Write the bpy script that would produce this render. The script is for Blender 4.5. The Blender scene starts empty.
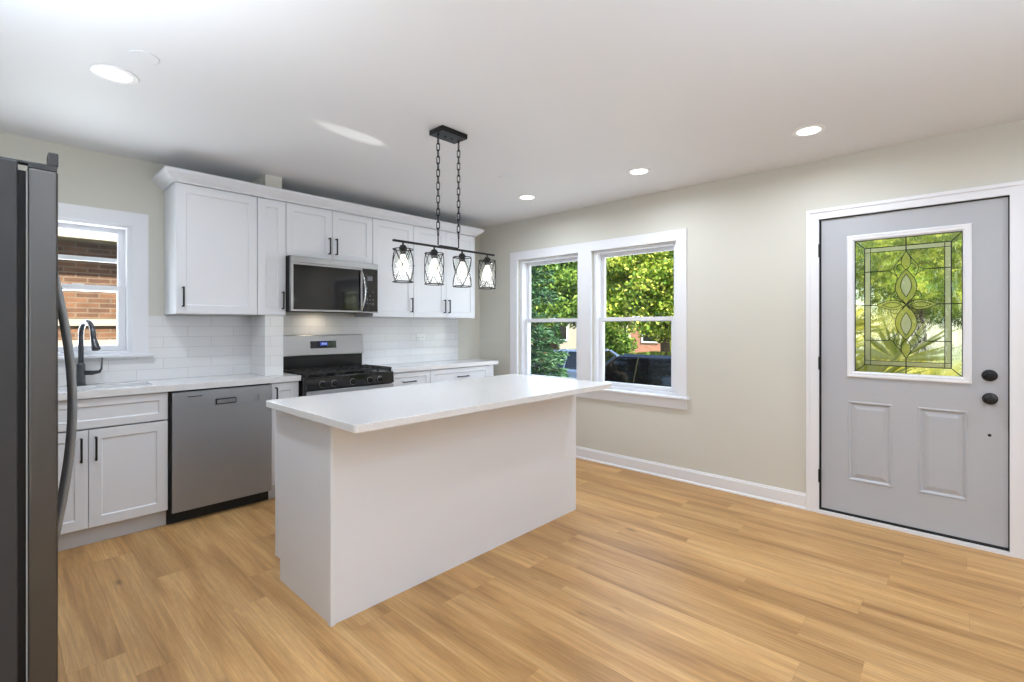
import bpy, bmesh, math, random
import numpy as np
from mathutils import Vector, Matrix
R = math.radians
C = bpy.context.scene.collection
S = bpy.context.scene

# ------------------------------------------------------------------ camera
cam_d = bpy.data.cameras.new('camera')
cam = bpy.data.objects.new('camera', cam_d); C.objects.link(cam)
cam.location = (0, 0, 1.31)
cam.rotation_euler = (R(90), 0, R(-46.96))
cam_d.sensor_fit = 'HORIZONTAL'; cam_d.sensor_width = 36
cam_d.lens = 481.3 / 1024 * 36
cam_d.shift_y = -15.2 / 1024
cam_d.clip_start = 0.02; cam_d.clip_end = 300
S.camera = cam

# ------------------------------------------------------------------ sky, sun, exposure
W = bpy.data.worlds.new('sky'); S.world = W; W.use_nodes = True
wn = W.node_tree.nodes; wl = W.node_tree.links
bg = wn['Background']; sk = wn.new('ShaderNodeTexSky')
sk.sky_type = 'NISHITA'; sk.sun_disc = False
sk.sun_elevation = R(48); sk.sun_rotation = R(203)
wl.new(sk.outputs[0], bg.inputs[0]); bg.inputs[1].default_value = 0.65
sun_d = bpy.data.lights.new('sun', 'SUN'); sun_d.energy = 19.0; sun_d.angle = R(0.6); sun_d.color = (1.0, .95, .86)
sun = bpy.data.objects.new('sun', sun_d); C.objects.link(sun)
sun.rotation_euler = Vector((-0.25, -0.60, 0.76)).to_track_quat('Z', 'Y').to_euler()
V = S.view_settings
V.view_transform = 'Standard'; V.look = 'None'; V.gamma = 1; V.use_curve_mapping = False
V.exposure = -0.25
S.render.use_compositing = False
S.cycles.use_denoising = True
S.cycles.max_bounces = 10; S.cycles.diffuse_bounces = 6; S.cycles.glossy_bounces = 4
S.cycles.transmission_bounces = 8; S.cycles.transparent_max_bounces = 16
S.cycles.sample_clamp_indirect = 6.0
S.cycles.caustics_reflective = False; S.cycles.caustics_refractive = False

def area(name, loc, aim, w, h, power, color=(1, 1, 1), spread=180, shape='RECTANGLE'):
    d = bpy.data.lights.new(name, 'AREA'); d.shape = shape; d.size = w; d.size_y = h
    d.energy = power; d.color = color; d.spread = R(spread)
    o = bpy.data.objects.new(name, d); C.objects.link(o); o.location = loc
    o.rotation_euler = (-Vector(aim)).to_track_quat('Z', 'Y').to_euler()
    return o
# added unseen fill from south, west and below; daylight at the windows in view
for wx_ in (-.2, 2.55, 3.25): area('added_fill_south', (wx_, -3.23, 1.35), (0, 1, 0), .16 if wx_ > 0 else .5, 1.9, 5.5, (.60, .79, 1.0))  # added light strips before a solid wall: fill, and streaks on the steel
area('added_uplight_rear', (.2, -1.3, 1.75), (0, 0, 1), .7, .7, 60, (.62, .80, 1.0), 160)  # added lamp behind the camera, aimed up for soft ceiling bounce
area('added_uplight_dining', (1.3, -.6, 1.15), (0, 0, 1), .7, .7, 30, (.64, .81, 1.0), 170)  # added lamp out of view, brightens the ceiling from below
area('added_uplight_kitchen', (-.38, 1.45, 1.80), (0, .1, 1), .45, .45, 52, (.80, .90, 1.0), 172)  # added lamp out of view, lifts the ceiling and wall on the kitchen side
area('added_fill_west', (-2.72, -1.4, 1.45), (1, 0, 0), 2.4, 1.7, 40, (.76, .88, 1.0))  # added fill before a solid wall, standing in for an unseen window
area('daylight_east', (4.25, 2.69, 1.4), (-1, 0, .25), 1.9, 1.3, 18, (.84, .92, 1.0))
area('daylight_north', (.37, 4.60, 1.30), (0, -1, .8),   .6, .8, 40, (.86, .93, 1.0))

# added spotlight throws the bright ceiling patch, in place of sun off a car
gd = bpy.data.lights.new('added_ceiling_patch_spot', 'SPOT'); gd.energy = 1500; gd.spot_size = R(1.5); gd.spot_blend = .2; gd.shadow_soft_size = .015; gd.color = (1, .98, .95); gd.use_square = True
go = bpy.data.objects.new('added_ceiling_patch_spot', gd); C.objects.link(go); go.location = (6.6, 3.15, .80)
go.rotation_euler = (-(Vector((1.50, 2.71, 2.475)) - go.location)).to_track_quat('Z', 'Y').to_euler()

# ------------------------------------------------------------------ materials
def lin(c):
    return tuple((x / 255 / 12.92) if x / 255 <= .04045 else ((x / 255 + .055) / 1.055) ** 2.4 for x in c)
def mat(name, rgb, rough=.5, metal=0., spec=.5, emit=None, es=0., noise=0., nscale=8., bump=0., bscale=60., coat=0.):
    m = bpy.data.materials.new(name); m.use_nodes = True
    nt = m.node_tree; n = nt.nodes; l = nt.links; b = n['Principled BSDF']
    col = lin(rgb)
    b.inputs['Base Color'].default_value = (*col, 1)
    b.inputs['Roughness'].default_value = rough; b.inputs['Metallic'].default_value = metal
    b.inputs['Specular IOR Level'].default_value = spec
    b.inputs['Coat Weight'].default_value = coat
    if emit:
        b.inputs['Emission Color'].default_value = (*lin(emit), 1); b.inputs['Emission Strength'].default_value = es
    geo = n.new('ShaderNodeNewGeometry')
    if noise:
        t = n.new('ShaderNodeTexNoise'); t.inputs['Scale'].default_value = nscale; t.inputs['Detail'].default_value = 3
        l.new(geo.outputs['Position'], t.inputs['Vector'])
        r = n.new('ShaderNodeMapRange'); r.inputs[3].default_value = 1 - noise; r.inputs[4].default_value = 1 + noise
        l.new(t.outputs[0], r.inputs[0])
        x = n.new('ShaderNodeVectorMath'); x.operation = 'SCALE'; x.inputs[0].default_value = col
        l.new(r.outputs[0], x.inputs['Scale']); l.new(x.outputs[0], b.inputs['Base Color'])
    if bump:
        t = n.new('ShaderNodeTexNoise'); t.inputs['Scale'].default_value = bscale; t.inputs['Detail'].default_value = 2
        l.new(geo.outputs['Position'], t.inputs['Vector'])
        u = n.new('ShaderNodeBump'); u.inputs['Strength'].default_value = bump; u.inputs['Distance'].default_value = .002
        l.new(t.outputs[0], u.inputs['Height']); l.new(u.outputs[0], b.inputs['Normal'])
    return m

M = {}
M['wall'] = mat('warm_white_wall_paint', (210, 208, 199), .85, spec=.2, bump=.12, bscale=220)
M['ceiling'] = mat('white_ceiling_paint', (226, 227, 230), .55, spec=.25)
M['trim'] = mat('white_trim_paint', (232, 233, 238), .38, spec=.4)
M['cab'] = mat('white_cabinet_paint', (226, 228, 234), .38, spec=.4)
M['cabin'] = mat('cabinet_carcass', (200, 200, 200), .5)
M['toe'] = mat('toe_kick_paint', (205, 207, 212), .45)
M['black'] = mat('matte_black_metal', (22, 22, 24), .42, metal=.3)
M['gasket'] = mat('black_rubber', (10, 10, 11), .6)
M['door'] = mat('grey_door_paint', (180, 182, 188), .42, spec=.4, bump=.05, bscale=300)
M['blackglass'] = mat('black_glass', (10, 10, 12), .06, spec=.6)
M['enamel'] = mat('black_enamel', (20, 20, 22), .22, spec=.5)
M['iron'] = mat('cast_iron', (26, 26, 27), .6)
M['fridge_side'] = mat('dark_grey_fridge_side', (54, 54, 56), .5, metal=.2)
M['white_plastic'] = mat('white_plastic', (238, 238, 236), .35)
M['ceramic'] = mat('white_ceramic', (235, 236, 238), .12)
M['lampwhite'] = mat('white_lamp_trim', (238, 238, 238), .4)

ROT = .25
def brushed(name, rgb, rough, aniso=.5, rot=0.):
    m = mat(name, rgb, rough, metal=1.)
    nt = m.node_tree; n = nt.nodes; l = nt.links; b = n['Principled BSDF']
    geo = n.new('ShaderNodeNewGeometry'); mp = n.new('ShaderNodeMapping'); mp.inputs['Scale'].default_value = (4, 4, 500)
    t = n.new('ShaderNodeTexNoise'); t.inputs['Scale'].default_value = 2; t.inputs['Detail'].default_value = 2
    l.new(geo.outputs['Position'], mp.inputs[0]); l.new(mp.outputs[0], t.inputs['Vector'])
    r = n.new('ShaderNodeMapRange'); r.inputs[3].default_value = rough * .9; r.inputs[4].default_value = rough * 1.1
    l.new(t.outputs[0], r.inputs[0]); l.new(r.outputs[0], b.inputs['Roughness'])
    m3_ = n.new('ShaderNodeMapping'); m3_.inputs['Scale'].default_value = (5.5, 5.5, .35); t3_ = n.new('ShaderNodeTexNoise'); t3_.inputs['Scale'].default_value = 1.6; t3_.inputs['Detail'].default_value = 1
    l.new(geo.outputs['Position'], m3_.inputs[0]); l.new(m3_.outputs[0], t3_.inputs['Vector'])
    b3_ = n.new('ShaderNodeBump'); b3_.inputs['Strength'].default_value = .25; b3_.inputs['Distance'].default_value = .012; l.new(t3_.outputs[0], b3_.inputs['Height']); l.new(b3_.outputs[0], b.inputs['Normal'])
    tg = n.new('ShaderNodeTangent'); tg.direction_type = 'RADIAL'; tg.axis = 'Z'; l.new(tg.outputs[0], b.inputs['Tangent']); b.inputs['Anisotropic'].default_value = aniso; b.inputs['Anisotropic Rotation'].default_value = ROT
    return m
M['steel'] = brushed('brushed_stainless_steel', (166, 169, 174), .30, .93)
M['steel'].node_tree.nodes['Principled BSDF'].inputs['Metallic'].default_value = .85
M['steel_range'] = brushed('range_stainless_steel', (168, 168, 170), .30, .6)
M['steel_pol'] = mat('polished_steel', (205, 205, 208), .14, metal=1.)
M['dark_steel'] = brushed('dark_stainless_steel', (92, 90, 89), .38)
M['fridge_handle'] = mat('grey_steel_handle', (140, 142, 145), .4, metal=.5)
M['seal'] = mat('light_grey_door_seal', (150, 150, 150), .5)
M['faucet'] = mat('gunmetal_faucet', (84, 86, 91), .36, metal=.6)

def quartz():
    m = mat('white_quartz', (226, 226, 228), .16, spec=.5)
    nt = m.node_tree; n = nt.nodes; l = nt.links; b = n['Principled BSDF']
    geo = n.new('ShaderNodeNewGeometry')
    t = n.new('ShaderNodeTexNoise'); t.inputs['Scale'].default_value = 180; t.inputs['Detail'].default_value = 2
    l.new(geo.outputs['Position'], t.inputs['Vector'])
    r = n.new('ShaderNodeValToRGB')
    r.color_ramp.elements[0].position = .36; r.color_ramp.elements[0].color = (*lin((222, 222, 225)), 1)
    r.color_ramp.elements[1].position = .5; r.color_ramp.elements[1].color = (*lin((230, 230, 232)), 1)
    l.new(t.outputs[0], r.inputs[0]); l.new(r.outputs[0], b.inputs['Base Color'])
    return m
M['quartz'] = quartz()

def floor_mat():
    m = mat('light_oak_planks', (200, 165, 120), .42, spec=.35)
    nt = m.node_tree; n = nt.nodes; l = nt.links; b = n['Principled BSDF']
    PW, PL = .178, 1.25
    def math_(op, a, b_=None, c=None):
        x = n.new('ShaderNodeMath'); x.operation = op
        for k, v in enumerate((a, b_, c)):
            if v is None: continue
            if isinstance(v, (int, float)): x.inputs[k].default_value = v
            else: l.new(v, x.inputs[k])
        return x.outputs[0]
    def rng_(src, a, b_, c=0., d=1.):
        r = n.new('ShaderNodeMapRange'); r.inputs[1].default_value = c; r.inputs[2].default_value = d; r.inputs[3].default_value = a; r.inputs[4].default_value = b_
        l.new(src, r.inputs[0]); return r.outputs[0]
    geo = n.new('ShaderNodeNewGeometry'); sep = n.new('ShaderNodeSeparateXYZ'); l.new(geo.outputs['Position'], sep.inputs[0])
    X, Y = sep.outputs[0], sep.outputs[1]
    rx = math_('DIVIDE', X, PW); row = math_('FLOOR', rx)
    w1 = n.new('ShaderNodeTexWhiteNoise'); w1.noise_dimensions = '1D'; l.new(row, w1.inputs['W'])
    ry = math_('ADD', math_('DIVIDE', Y, PL), math_('MULTIPLY', w1.outputs['Value'], 7.)); col = math_('FLOOR', ry)
    cid = n.new('ShaderNodeCombineXYZ'); l.new(row, cid.inputs[0]); l.new(col, cid.inputs[1])
    w2 = n.new('ShaderNodeTexWhiteNoise'); w2.noise_dimensions = '2D'; l.new(cid.outputs[0], w2.inputs['Vector'])
    fx_ = math_('FRACT', rx); fy_ = math_('FRACT', ry)
    ex = math_('MULTIPLY', math_('MINIMUM', fx_, math_('SUBTRACT', 1., fx_)), PW)
    ey = math_('MULTIPLY', math_('MINIMUM', fy_, math_('SUBTRACT', 1., fy_)), PL)
    edge = math_('MINIMUM', ex, ey)
    com = n.new('ShaderNodeCombineXYZ'); l.new(Y, com.inputs[0]); l.new(X, com.inputs[1])
    off = n.new('ShaderNodeVectorMath'); off.operation = 'MULTIPLY_ADD'; l.new(w2.outputs['Color'], off.inputs[0]); off.inputs[1].default_value = (23, 11, 5); l.new(com.outputs[0], off.inputs[2])
    def noise_(scale, sx, sy, det, rough=.55, dist=0.):
        mp = n.new('ShaderNodeMapping'); mp.inputs['Scale'].default_value = (sx, sy, 1); l.new(off.outputs[0], mp.inputs[0])
        t = n.new('ShaderNodeTexNoise'); t.inputs['Scale'].default_value = scale; t.inputs['Detail'].default_value = det; t.inputs['Roughness'].default_value = rough; t.inputs['Distortion'].default_value = dist
        l.new(mp.outputs[0], t.inputs['Vector']); return t.outputs[0]
    broad = noise_(1.1, .8, 8.5, 4, .5, .5)
    grain = noise_(1.5, 2.0, 60, 4, .6, .4)
    pores = noise_(2, 10, 230, 2)
    r = n.new('ShaderNodeValToRGB'); e = r.color_ramp.elements
    e[0].position = .30; e[0].color = (*lin((160, 118, 72)), 1)
    e[1].position = .68; e[1].color = (*lin((208, 166, 113)), 1)
    k = e.new(.46); k.color = (*lin((188, 144, 91)), 1)
    l.new(broad, r.inputs[0])
    # knots
    mp2 = n.new('ShaderNodeMapping'); mp2.inputs['Scale'].default_value = (1.5, 4.2, 1); l.new(off.outputs[0], mp2.inputs[0])
    vo = n.new('ShaderNodeTexVoronoi'); vo.inputs['Scale'].default_value = 1.2; l.new(mp2.outputs[0], vo.inputs['Vector'])
    kn = rng_(vo.outputs['Distance'], .50, 1., .02, .10)
    f = math_('MULTIPLY', kn, rng_(grain, .78, 1.14, .3, .7))
    f = math_('MULTIPLY', f, rng_(pores, .88, 1.09, .25, .75))
    f = math_('MULTIPLY', f, rng_(w2.outputs['Value'], .90, 1.07))
    f = math_('MULTIPLY', f, rng_(edge, .80, 1., .0004, .0016))
    sc = n.new('ShaderNodeVectorMath'); sc.operation = 'SCALE'; l.new(r.outputs[0], sc.inputs[0]); l.new(f, sc.inputs['Scale'])
    l.new(sc.outputs[0], b.inputs['Base Color'])
    l.new(rng_(broad, .34, .50), b.inputs['Roughness'])
    bu = n.new('ShaderNodeBump'); bu.inputs['Strength'].default_value = .10; bu.inputs['Distance'].default_value = .001
    l.new(grain, bu.inputs['Height']); l.new(bu.outputs[0], b.inputs['Normal'])
    return m
M['floor'] = floor_mat()

def brick_mat(name, c1, c2, cm, bw, bh, mortar, rough, use_xy=True, bump=.4, off=.5, noise=0., z0=0.):
    m = mat(name, c1, rough); nt = m.node_tree; n = nt.nodes; l = nt.links; b = n['Principled BSDF']
    geo = n.new('ShaderNodeNewGeometry'); sep = n.new('ShaderNodeSeparateXYZ'); l.new(geo.outputs['Position'], sep.inputs[0])
    ad = n.new('ShaderNodeMath'); ad.operation = 'ADD'; l.new(sep.outputs[0], ad.inputs[0]); l.new(sep.outputs[1], ad.inputs[1])
    zz = n.new('ShaderNodeMath'); zz.operation = 'ADD'; l.new(sep.outputs[2], zz.inputs[0]); zz.inputs[1].default_value = z0
    com = n.new('ShaderNodeCombineXYZ'); l.new(ad.outputs[0], com.inputs[0]); l.new(zz.outputs[0], com.inputs[1])
    br = n.new('ShaderNodeTexBrick'); l.new(com.outputs[0], br.inputs['Vector']); br.offset = off
    for k, v in (('Scale', 1), ('Mortar Size', mortar), ('Mortar Smooth', .1), ('Bias', 0), ('Brick Width', bw), ('Row Height', bh)):
        br.inputs[k].default_value = v
    br.inputs['Color1'].default_value = (*lin(c1), 1); br.inputs['Color2'].default_value = (*lin(c2), 1); br.inputs['Mortar'].default_value = (*lin(cm), 1)
    src = br.outputs['Color']
    if noise:
        t = n.new('ShaderNodeTexNoise'); t.inputs['Scale'].default_value = 9; l.new(geo.outputs['Position'], t.inputs['Vector']); t.inputs['Detail'].default_value = 4
        r = n.new('ShaderNodeMapRange'); r.inputs[3].default_value = 1 - noise; r.inputs[4].default_value = 1 + noise; l.new(t.outputs[0], r.inputs[0])
        x = n.new('ShaderNodeVectorMath'); x.operation = 'SCALE'; l.new(src, x.inputs[0]); l.new(r.outputs[0], x.inputs['Scale']); src = x.outputs[0]
    l.new(src, b.inputs['Base Color'])
    bu = n.new('ShaderNodeBump'); bu.invert = True; bu.inputs['Strength'].default_value = bump; bu.inputs['Distance'].default_value = .003
    l.new(br.outputs['Fac'], bu.inputs['Height']); l.new(bu.outputs[0], b.inputs['Normal'])
    return m
M['tile'] = brick_mat('white_subway_tile', (231, 231, 232), (226, 226, 227), (203, 203, 203), .305, .0765, .0016, .14, bump=.35, z0=-.924 + .0765)
M['brick'] = brick_mat('orange_brown_brick', (118, 82, 56), (84, 58, 42), (112, 94, 76), .20, .056, .008, .9, noise=.45)
M['brick_far'] = brick_mat('pink_brick', (196, 132, 108), (176, 112, 92), (190, 160, 140), .22, .075, .008, .9)

def glass_pane(name='window_glass', haze=0., bump=0.):
    m = bpy.data.materials.new(name); m.use_nodes = True; n = m.node_tree.nodes; l = m.node_tree.links
    for x in list(n): n.remove(x)
    o = n.new('ShaderNodeOutputMaterial'); mx = n.new('ShaderNodeMixShader'); tr = n.new('ShaderNodeBsdfTransparent'); gl = n.new('ShaderNodeBsdfGlossy')
    tr.inputs[0].default_value = (.97, .98, .97, 1); gl.inputs['Roughness'].default_value = .02
    lw = n.new('ShaderNodeLayerWeight'); lw.inputs['Blend'].default_value = .25
    pw = n.new('ShaderNodeMath'); pw.operation = 'MULTIPLY_ADD'; l.new(lw.outputs['Fresnel'], pw.inputs[0]); pw.inputs[1].default_value = .3 if not bump else .12; pw.inputs[2].default_value = .02
    g = n.new('ShaderNodeNewGeometry'); inv = n.new('ShaderNodeMath'); inv.operation = 'SUBTRACT'; inv.inputs[0].default_value = 1; l.new(g.outputs['Backfacing'], inv.inputs[1])
    mu = n.new('ShaderNodeMath'); mu.operation = 'MULTIPLY'; l.new(pw.outputs[0], mu.inputs[0]); l.new(inv.outputs[0], mu.inputs[1])
    if bump:
        t = n.new('ShaderNodeTexNoise'); t.inputs['Scale'].default_value = 55; l.new(g.outputs['Position'], t.inputs['Vector'])
        bu = n.new('ShaderNodeBump'); bu.inputs['Strength'].default_value = bump; bu.inputs['Distance'].default_value = .006; l.new(t.outputs[0], bu.inputs['Height']); l.new(bu.outputs[0], gl.inputs['Normal']); l.new(bu.outputs[0], lw.inputs['Normal'])
    l.new(mu.outputs[0], mx.inputs[0]); l.new(tr.outputs[0], mx.inputs[1]); l.new(gl.outputs[0], mx.inputs[2])
    last = mx
    if haze:
        tl = n.new('ShaderNodeBsdfTranslucent'); tl.inputs[0].default_value = (1, 1, 1, 1); m2 = n.new('ShaderNodeMixShader'); m2.inputs[0].default_value = haze
        l.new(mx.outputs[0], m2.inputs[1]); l.new(tl.outputs[0], m2.inputs[2]); last = m2
    l.new(last.outputs[0], o.inputs[0])
    return m
M['glass'] = glass_pane()

def textured_glass(name, col, rough, scale, strength, stretch=(1, 1, 1), transp=.0, haze=0.):
    m = bpy.data.materials.new(name); m.use_nodes = True; n = m.node_tree.nodes; l = m.node_tree.links
    for x in list(n): n.remove(x)
    o = n.new('ShaderNodeOutputMaterial'); g = n.new('ShaderNodeBsdfRefraction'); g.inputs['Color'].default_value = (*lin(col), 1)
    g.inputs['Roughness'].default_value = rough; g.inputs['IOR'].default_value = 1.25
    geo = n.new('ShaderNodeNewGeometry'); mp = n.new('ShaderNodeMapping'); mp.inputs['Scale'].default_value = stretch
    l.new(geo.outputs['Position'], mp.inputs[0])
    t = n.new('ShaderNodeTexNoise'); t.inputs['Scale'].default_value = scale; t.inputs['Detail'].default_value = 1.5
    l.new(mp.outputs[0], t.inputs['Vector'])
    bu = n.new('ShaderNodeBump'); bu.inputs['Strength'].default_value = strength; bu.inputs['Distance'].default_value = .01
    l.new(t.outputs[0], bu.inputs['Height']); l.new(bu.outputs[0], g.inputs['Normal'])
    tr = n.new('ShaderNodeBsdfTransparent'); tr.inputs[0].default_value = (*lin(col), 1)
    gl = n.new('ShaderNodeBsdfGlossy'); gl.inputs['Roughness'].default_value = .08; l.new(bu.outputs[0], gl.inputs['Normal'])
    m1 = n.new('ShaderNodeMixShader'); m1.inputs[0].default_value = transp; l.new(g.outputs[0], m1.inputs[1]); l.new(tr.outputs[0], m1.inputs[2])
    m2 = n.new('ShaderNodeMixShader'); m2.inputs[0].default_value = .04; l.new(m1.outputs[0], m2.inputs[1]); l.new(gl.outputs[0], m2.inputs[2])
    tl = n.new('ShaderNodeBsdfTranslucent'); tl.inputs[0].default_value = (*lin(col), 1)
    m3 = n.new('ShaderNodeMixShader'); m3.inputs[0].default_value = haze; l.new(m2.outputs[0], m3.inputs[1]); l.new(tl.outputs[0], m3.inputs[2])
    l.new(m3.outputs[0], o.inputs[0])
    return m
M['art_glass'] = textured_glass('clear_water_glass', (250, 252, 246), .0, 30, .32, (1, 1, .6), .4)
M['frost_glass'] = textured_glass('pale_frosted_glass', (255, 248, 222), .15, 120, .35, transp=.25, haze=.5)
M['bevel_glass'] = textured_glass('bevelled_glass_refraction_tint', (250, 246, 176), .02, 60, .8, transp=.35, haze=.3)  # yellow-green refracted by the bevels is put into the glass colour
M['shade_glass'] = glass_pane('clear_shade_glass', .04)

# ------------------------------------------------------------------ mesh helpers (all coordinates in metres, world)
ORI = {}
def origin(o): return ORI.get(o.name, Vector((0, 0, 0)))
def finish(name, bm, m, parent=None, bevel=0., seg=2, smooth=False, origin_at=None):
    bmesh.ops.recalc_face_normals(bm, faces=bm.faces)
    o0 = origin(parent) if parent else Vector(origin_at or (0, 0, 0))
    if o0.length: bmesh.ops.translate(bm, verts=bm.verts, vec=-o0)
    me = bpy.data.meshes.new(name); bm.to_mesh(me); bm.free()
    if smooth:
        for p in me.polygons: p.use_smooth = True
    o = bpy.data.objects.new(name, me); C.objects.link(o)
    for mm in (m if isinstance(m, (list, tuple)) else [m]): me.materials.append(mm)
    if parent: o.parent = parent
    else: o.location = o0
    ORI[o.name] = o0
    if bevel:
        b = o.modifiers.new('bevel', 'BEVEL'); b.width = bevel; b.segments = seg; b.limit_method = 'ANGLE'; b.angle_limit = R(40)
    return o
def tag(o, label=None, cat=None, group=None, kind=None):
    if label: o['label'] = label
    if cat: o['category'] = cat
    if group: o['group'] = group
    if kind: o['kind'] = kind
    return o
def thing(name, label, cat, loc, group=None, kind=None):
    o = bpy.data.objects.new(name, None); C.objects.link(o); o.location = loc; o.empty_display_size = .05
    ORI[o.name] = Vector(loc)
    return tag(o, label, cat, group, kind)
def BM(): return bmesh.new()
def box(bm, x0, x1, y0, y1, z0, z1, mi=0):
    v = [bm.verts.new(p) for p in ((x0, y0, z0), (x1, y0, z0), (x1, y1, z0), (x0, y1, z0), (x0, y0, z1), (x1, y0, z1), (x1, y1, z1), (x0, y1, z1))]
    for f in ((0, 3, 2, 1), (4, 5, 6, 7), (0, 1, 5, 4), (1, 2, 6, 5), (2, 3, 7, 6), (3, 0, 4, 7)):
        q = bm.faces.new([v[i] for i in f]); q.material_index = mi
    return bm
def boxes(*L):
    bm = BM()
    for a in L: box(bm, *a)
    return bm
def nested(bm, mp, a0, a1, b0, b1, prof):
    """closed solid from nested rectangles: prof = [(inset, depth)...]"""
    rings = []
    for i, d in prof:
        rings.append([bm.verts.new(mp(a, b, d)) for a, b in ((a0 + i, b0 + i), (a1 - i, b0 + i), (a1 - i, b1 - i), (a0 + i, b1 - i))])
    for r, s in zip(rings, rings[1:]):
        for k in range(4): bm.faces.new((r[k], r[(k + 1) % 4], s[(k + 1) % 4], s[k]))
    bm.faces.new(rings[0]); bm.faces.new(rings[-1])
    return bm
def mapy(y): return lambda a, b, d: (a, y + d, b)      # front faces -y
def mapyn(y): return lambda a, b, d: (a, y - d, b)     # front faces +y
def mapx(x): return lambda a, b, d: (x + d, a, b)      # front faces -x
def mapxn(x): return lambda a, b, d: (x - d, a, b)     # front faces +x
def shaker(mp, a0, a1, b0, b1, th=.02, rail=.057, rec=.0075):
    g = .0015
    return nested(BM(), mp, a0 + g, a1 - g, b0 + g, b1 - g, [(0, th), (0, .0015), (.0015, 0), (rail, 0), (rail + .003, .004), (rail + .007, rec)])
def ring_frame(bm, mp, a0, a1, b0, b1, w, d0, d1, wb=None):
    """rectangular picture frame, mitre free: four boxes in mapped space; w = side width, wb = bottom/top"""
    wb = w if wb is None else wb
    for (p, q, r, s) in ((a0, a0 + w, b0, b1), (a1 - w, a1, b0, b1), (a0 + w, a1 - w, b1 - wb, b1), (a0 + w, a1 - w, b0, b0 + wb)):
        nested(bm, mp, p, q, r, s, [(0, d1), (0, d0)])
    return bm
def tube(bm, pts, r, n=10, closed=False, flat=1.0):
    pts = [Vector(p) for p in pts]; N = len(pts); rings = []
    rs = r if isinstance(r, (list, tuple)) else [r] * N
    up = None
    for i, p in enumerate(pts):
        a = pts[i - 1] if (i > 0 or closed) else p; b = pts[(i + 1) % N] if (i < N - 1 or closed) else p
        t = (b - a).normalized()
        if up is None: up = t.orthogonal().normalized()
        up = (up - t * up.dot(t))
        up = up.normalized() if up.length > 1e-6 else t.orthogonal().normalized()
        sd = t.cross(up)
        rings.append([bm.verts.new(p + (up * math.cos(2 * math.pi * k / n) + sd * math.sin(2 * math.pi * k / n) * flat) * rs[i]) for k in range(n)])
    m = N if closed else N - 1
    for i in range(m):
        A, B = rings[i], rings[(i + 1) % N]
        for k in range(n): bm.faces.new((A[k], A[(k + 1) % n], B[(k + 1) % n], B[k]))
    if not closed:
        bm.faces.new(rings[0][::-1]); bm.faces.new(rings[-1])
    return bm
def lathe(bm, c, prof, n=24, axis='z', sx=1, sy=1):
    c = Vector(c)
    def P(r, h, a):
        x, y = r * math.cos(a), r * math.sin(a)
        if axis == 'z': return c + Vector((x * sx, y * sy, h))
        if axis == 'x': return c + Vector((h, x * sx, y * sy))
        return c + Vector((x * sx, h, y * sy))
    rings = [[bm.verts.new(P(max(r, 1e-4), h, 2 * math.pi * k / n)) for k in range(n)] for r, h in prof]
    for A, B in zip(rings, rings[1:]):
        for k in range(n): bm.faces.new((A[k], A[(k + 1) % n], B[(k + 1) % n], B[k]))
    bm.faces.new(rings[0][::-1]); bm.faces.new(rings[-1])
    return bm
def prism(bm, poly, mp, d0, d1):
    A = [bm.verts.new(mp(a, b, d0)) for a, b in poly]; B = [bm.verts.new(mp(a, b, d1)) for a, b in poly]
    n = len(poly)
    for k in range(n): bm.faces.new((A[k], A[(k + 1) % n], B[(k + 1) % n], B[k]))
    bm.faces.new(A); bm.faces.new(B[::-1])
    return bm
def struct(name, bm, m, label=None, cat=None, **k):
    o = finish(name, bm, m, **k); o['kind'] = 'structure'
    return tag(o, label, cat)

# ------------------------------------------------------------------ room shell
XE, YN, ZC = 3.95, 4.22, 2.475
XW, YS = -2.75, -3.25
struct('floor', boxes((XW, XE, YS, YN, -.05, 0)), M['floor'], 'light oak plank floor of the kitchen', 'floor')
struct('ceiling', boxes((XW - .2, XE + .2, YS - .2, YN + .2, ZC, ZC + .2)), M['ceiling'], 'smooth white ceiling with recessed lights', 'ceiling')
# east wall with double window and entry door
W1 = (2.775, 3.595); W2 = (1.77, 2.625); WZ = (.712, 2.035)
DY = (-.20, .725); DZ = (.0, 2.055)
struct('wall_east', boxes(
    (XE, XE + .2, W1[1], YN + .2, -.05, ZC), (XE, XE + .2, W1[0], W1[1], WZ[1], ZC), (XE, XE + .2, W1[0], W1[1], -.05, WZ[0] - .02),
    (XE, XE + .2, W2[1], W1[0], -.05, ZC), (XE, XE + .2, W2[0], W2[1], WZ[1], ZC), (XE, XE + .2, W2[0], W2[1], -.05, WZ[0] - .02),
    (XE, XE + .2, DY[1] + .02, W2[0], -.05, ZC), (XE, XE + .2, DY[0] - .02, DY[1] + .02, DZ[1] + .02, ZC), (XE, XE + .2, YS - .2, DY[0] - .02, -.05, ZC)),
    M['wall'], 'warm white wall with double window and grey entry door', 'wall')
NW = (.09, .648); NZ = (1.117, 2.008)
struct('wall_north', boxes(
    (XW, NW[0], YN, YN + .2, -.05, ZC), (NW[0], NW[1], YN, YN + .2, NZ[1], ZC), (NW[0], NW[1], YN, YN + .2, -.05, NZ[0] - .02), (NW[1], XE, YN, YN + .2, -.05, ZC)),
    M['wall'], 'warm white wall behind the kitchen cabinets', 'wall')
struct('wall_west', boxes((XW - .2, -.76, 1.35, YN + .2, -.05, ZC), (XW - .2, XW, YS, -2.7, -.05, ZC), (XW - .2, XW, -.1, 1.35, -.05, ZC), (XW - .2, XW, -2.7, -.1, -.05, ZC)), M['wall'], 'wall beside the refrigerator', 'wall')
struct('wall_south', boxes((XW - .2, -.6, YS - .2, YS, -.05, ZC), (3.2, XE, YS - .2, YS, -.05, ZC), (-.6, 3.2, YS - .2, YS, -.05, ZC)), M['wall'], 'wall behind the camera', 'wall')
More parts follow.
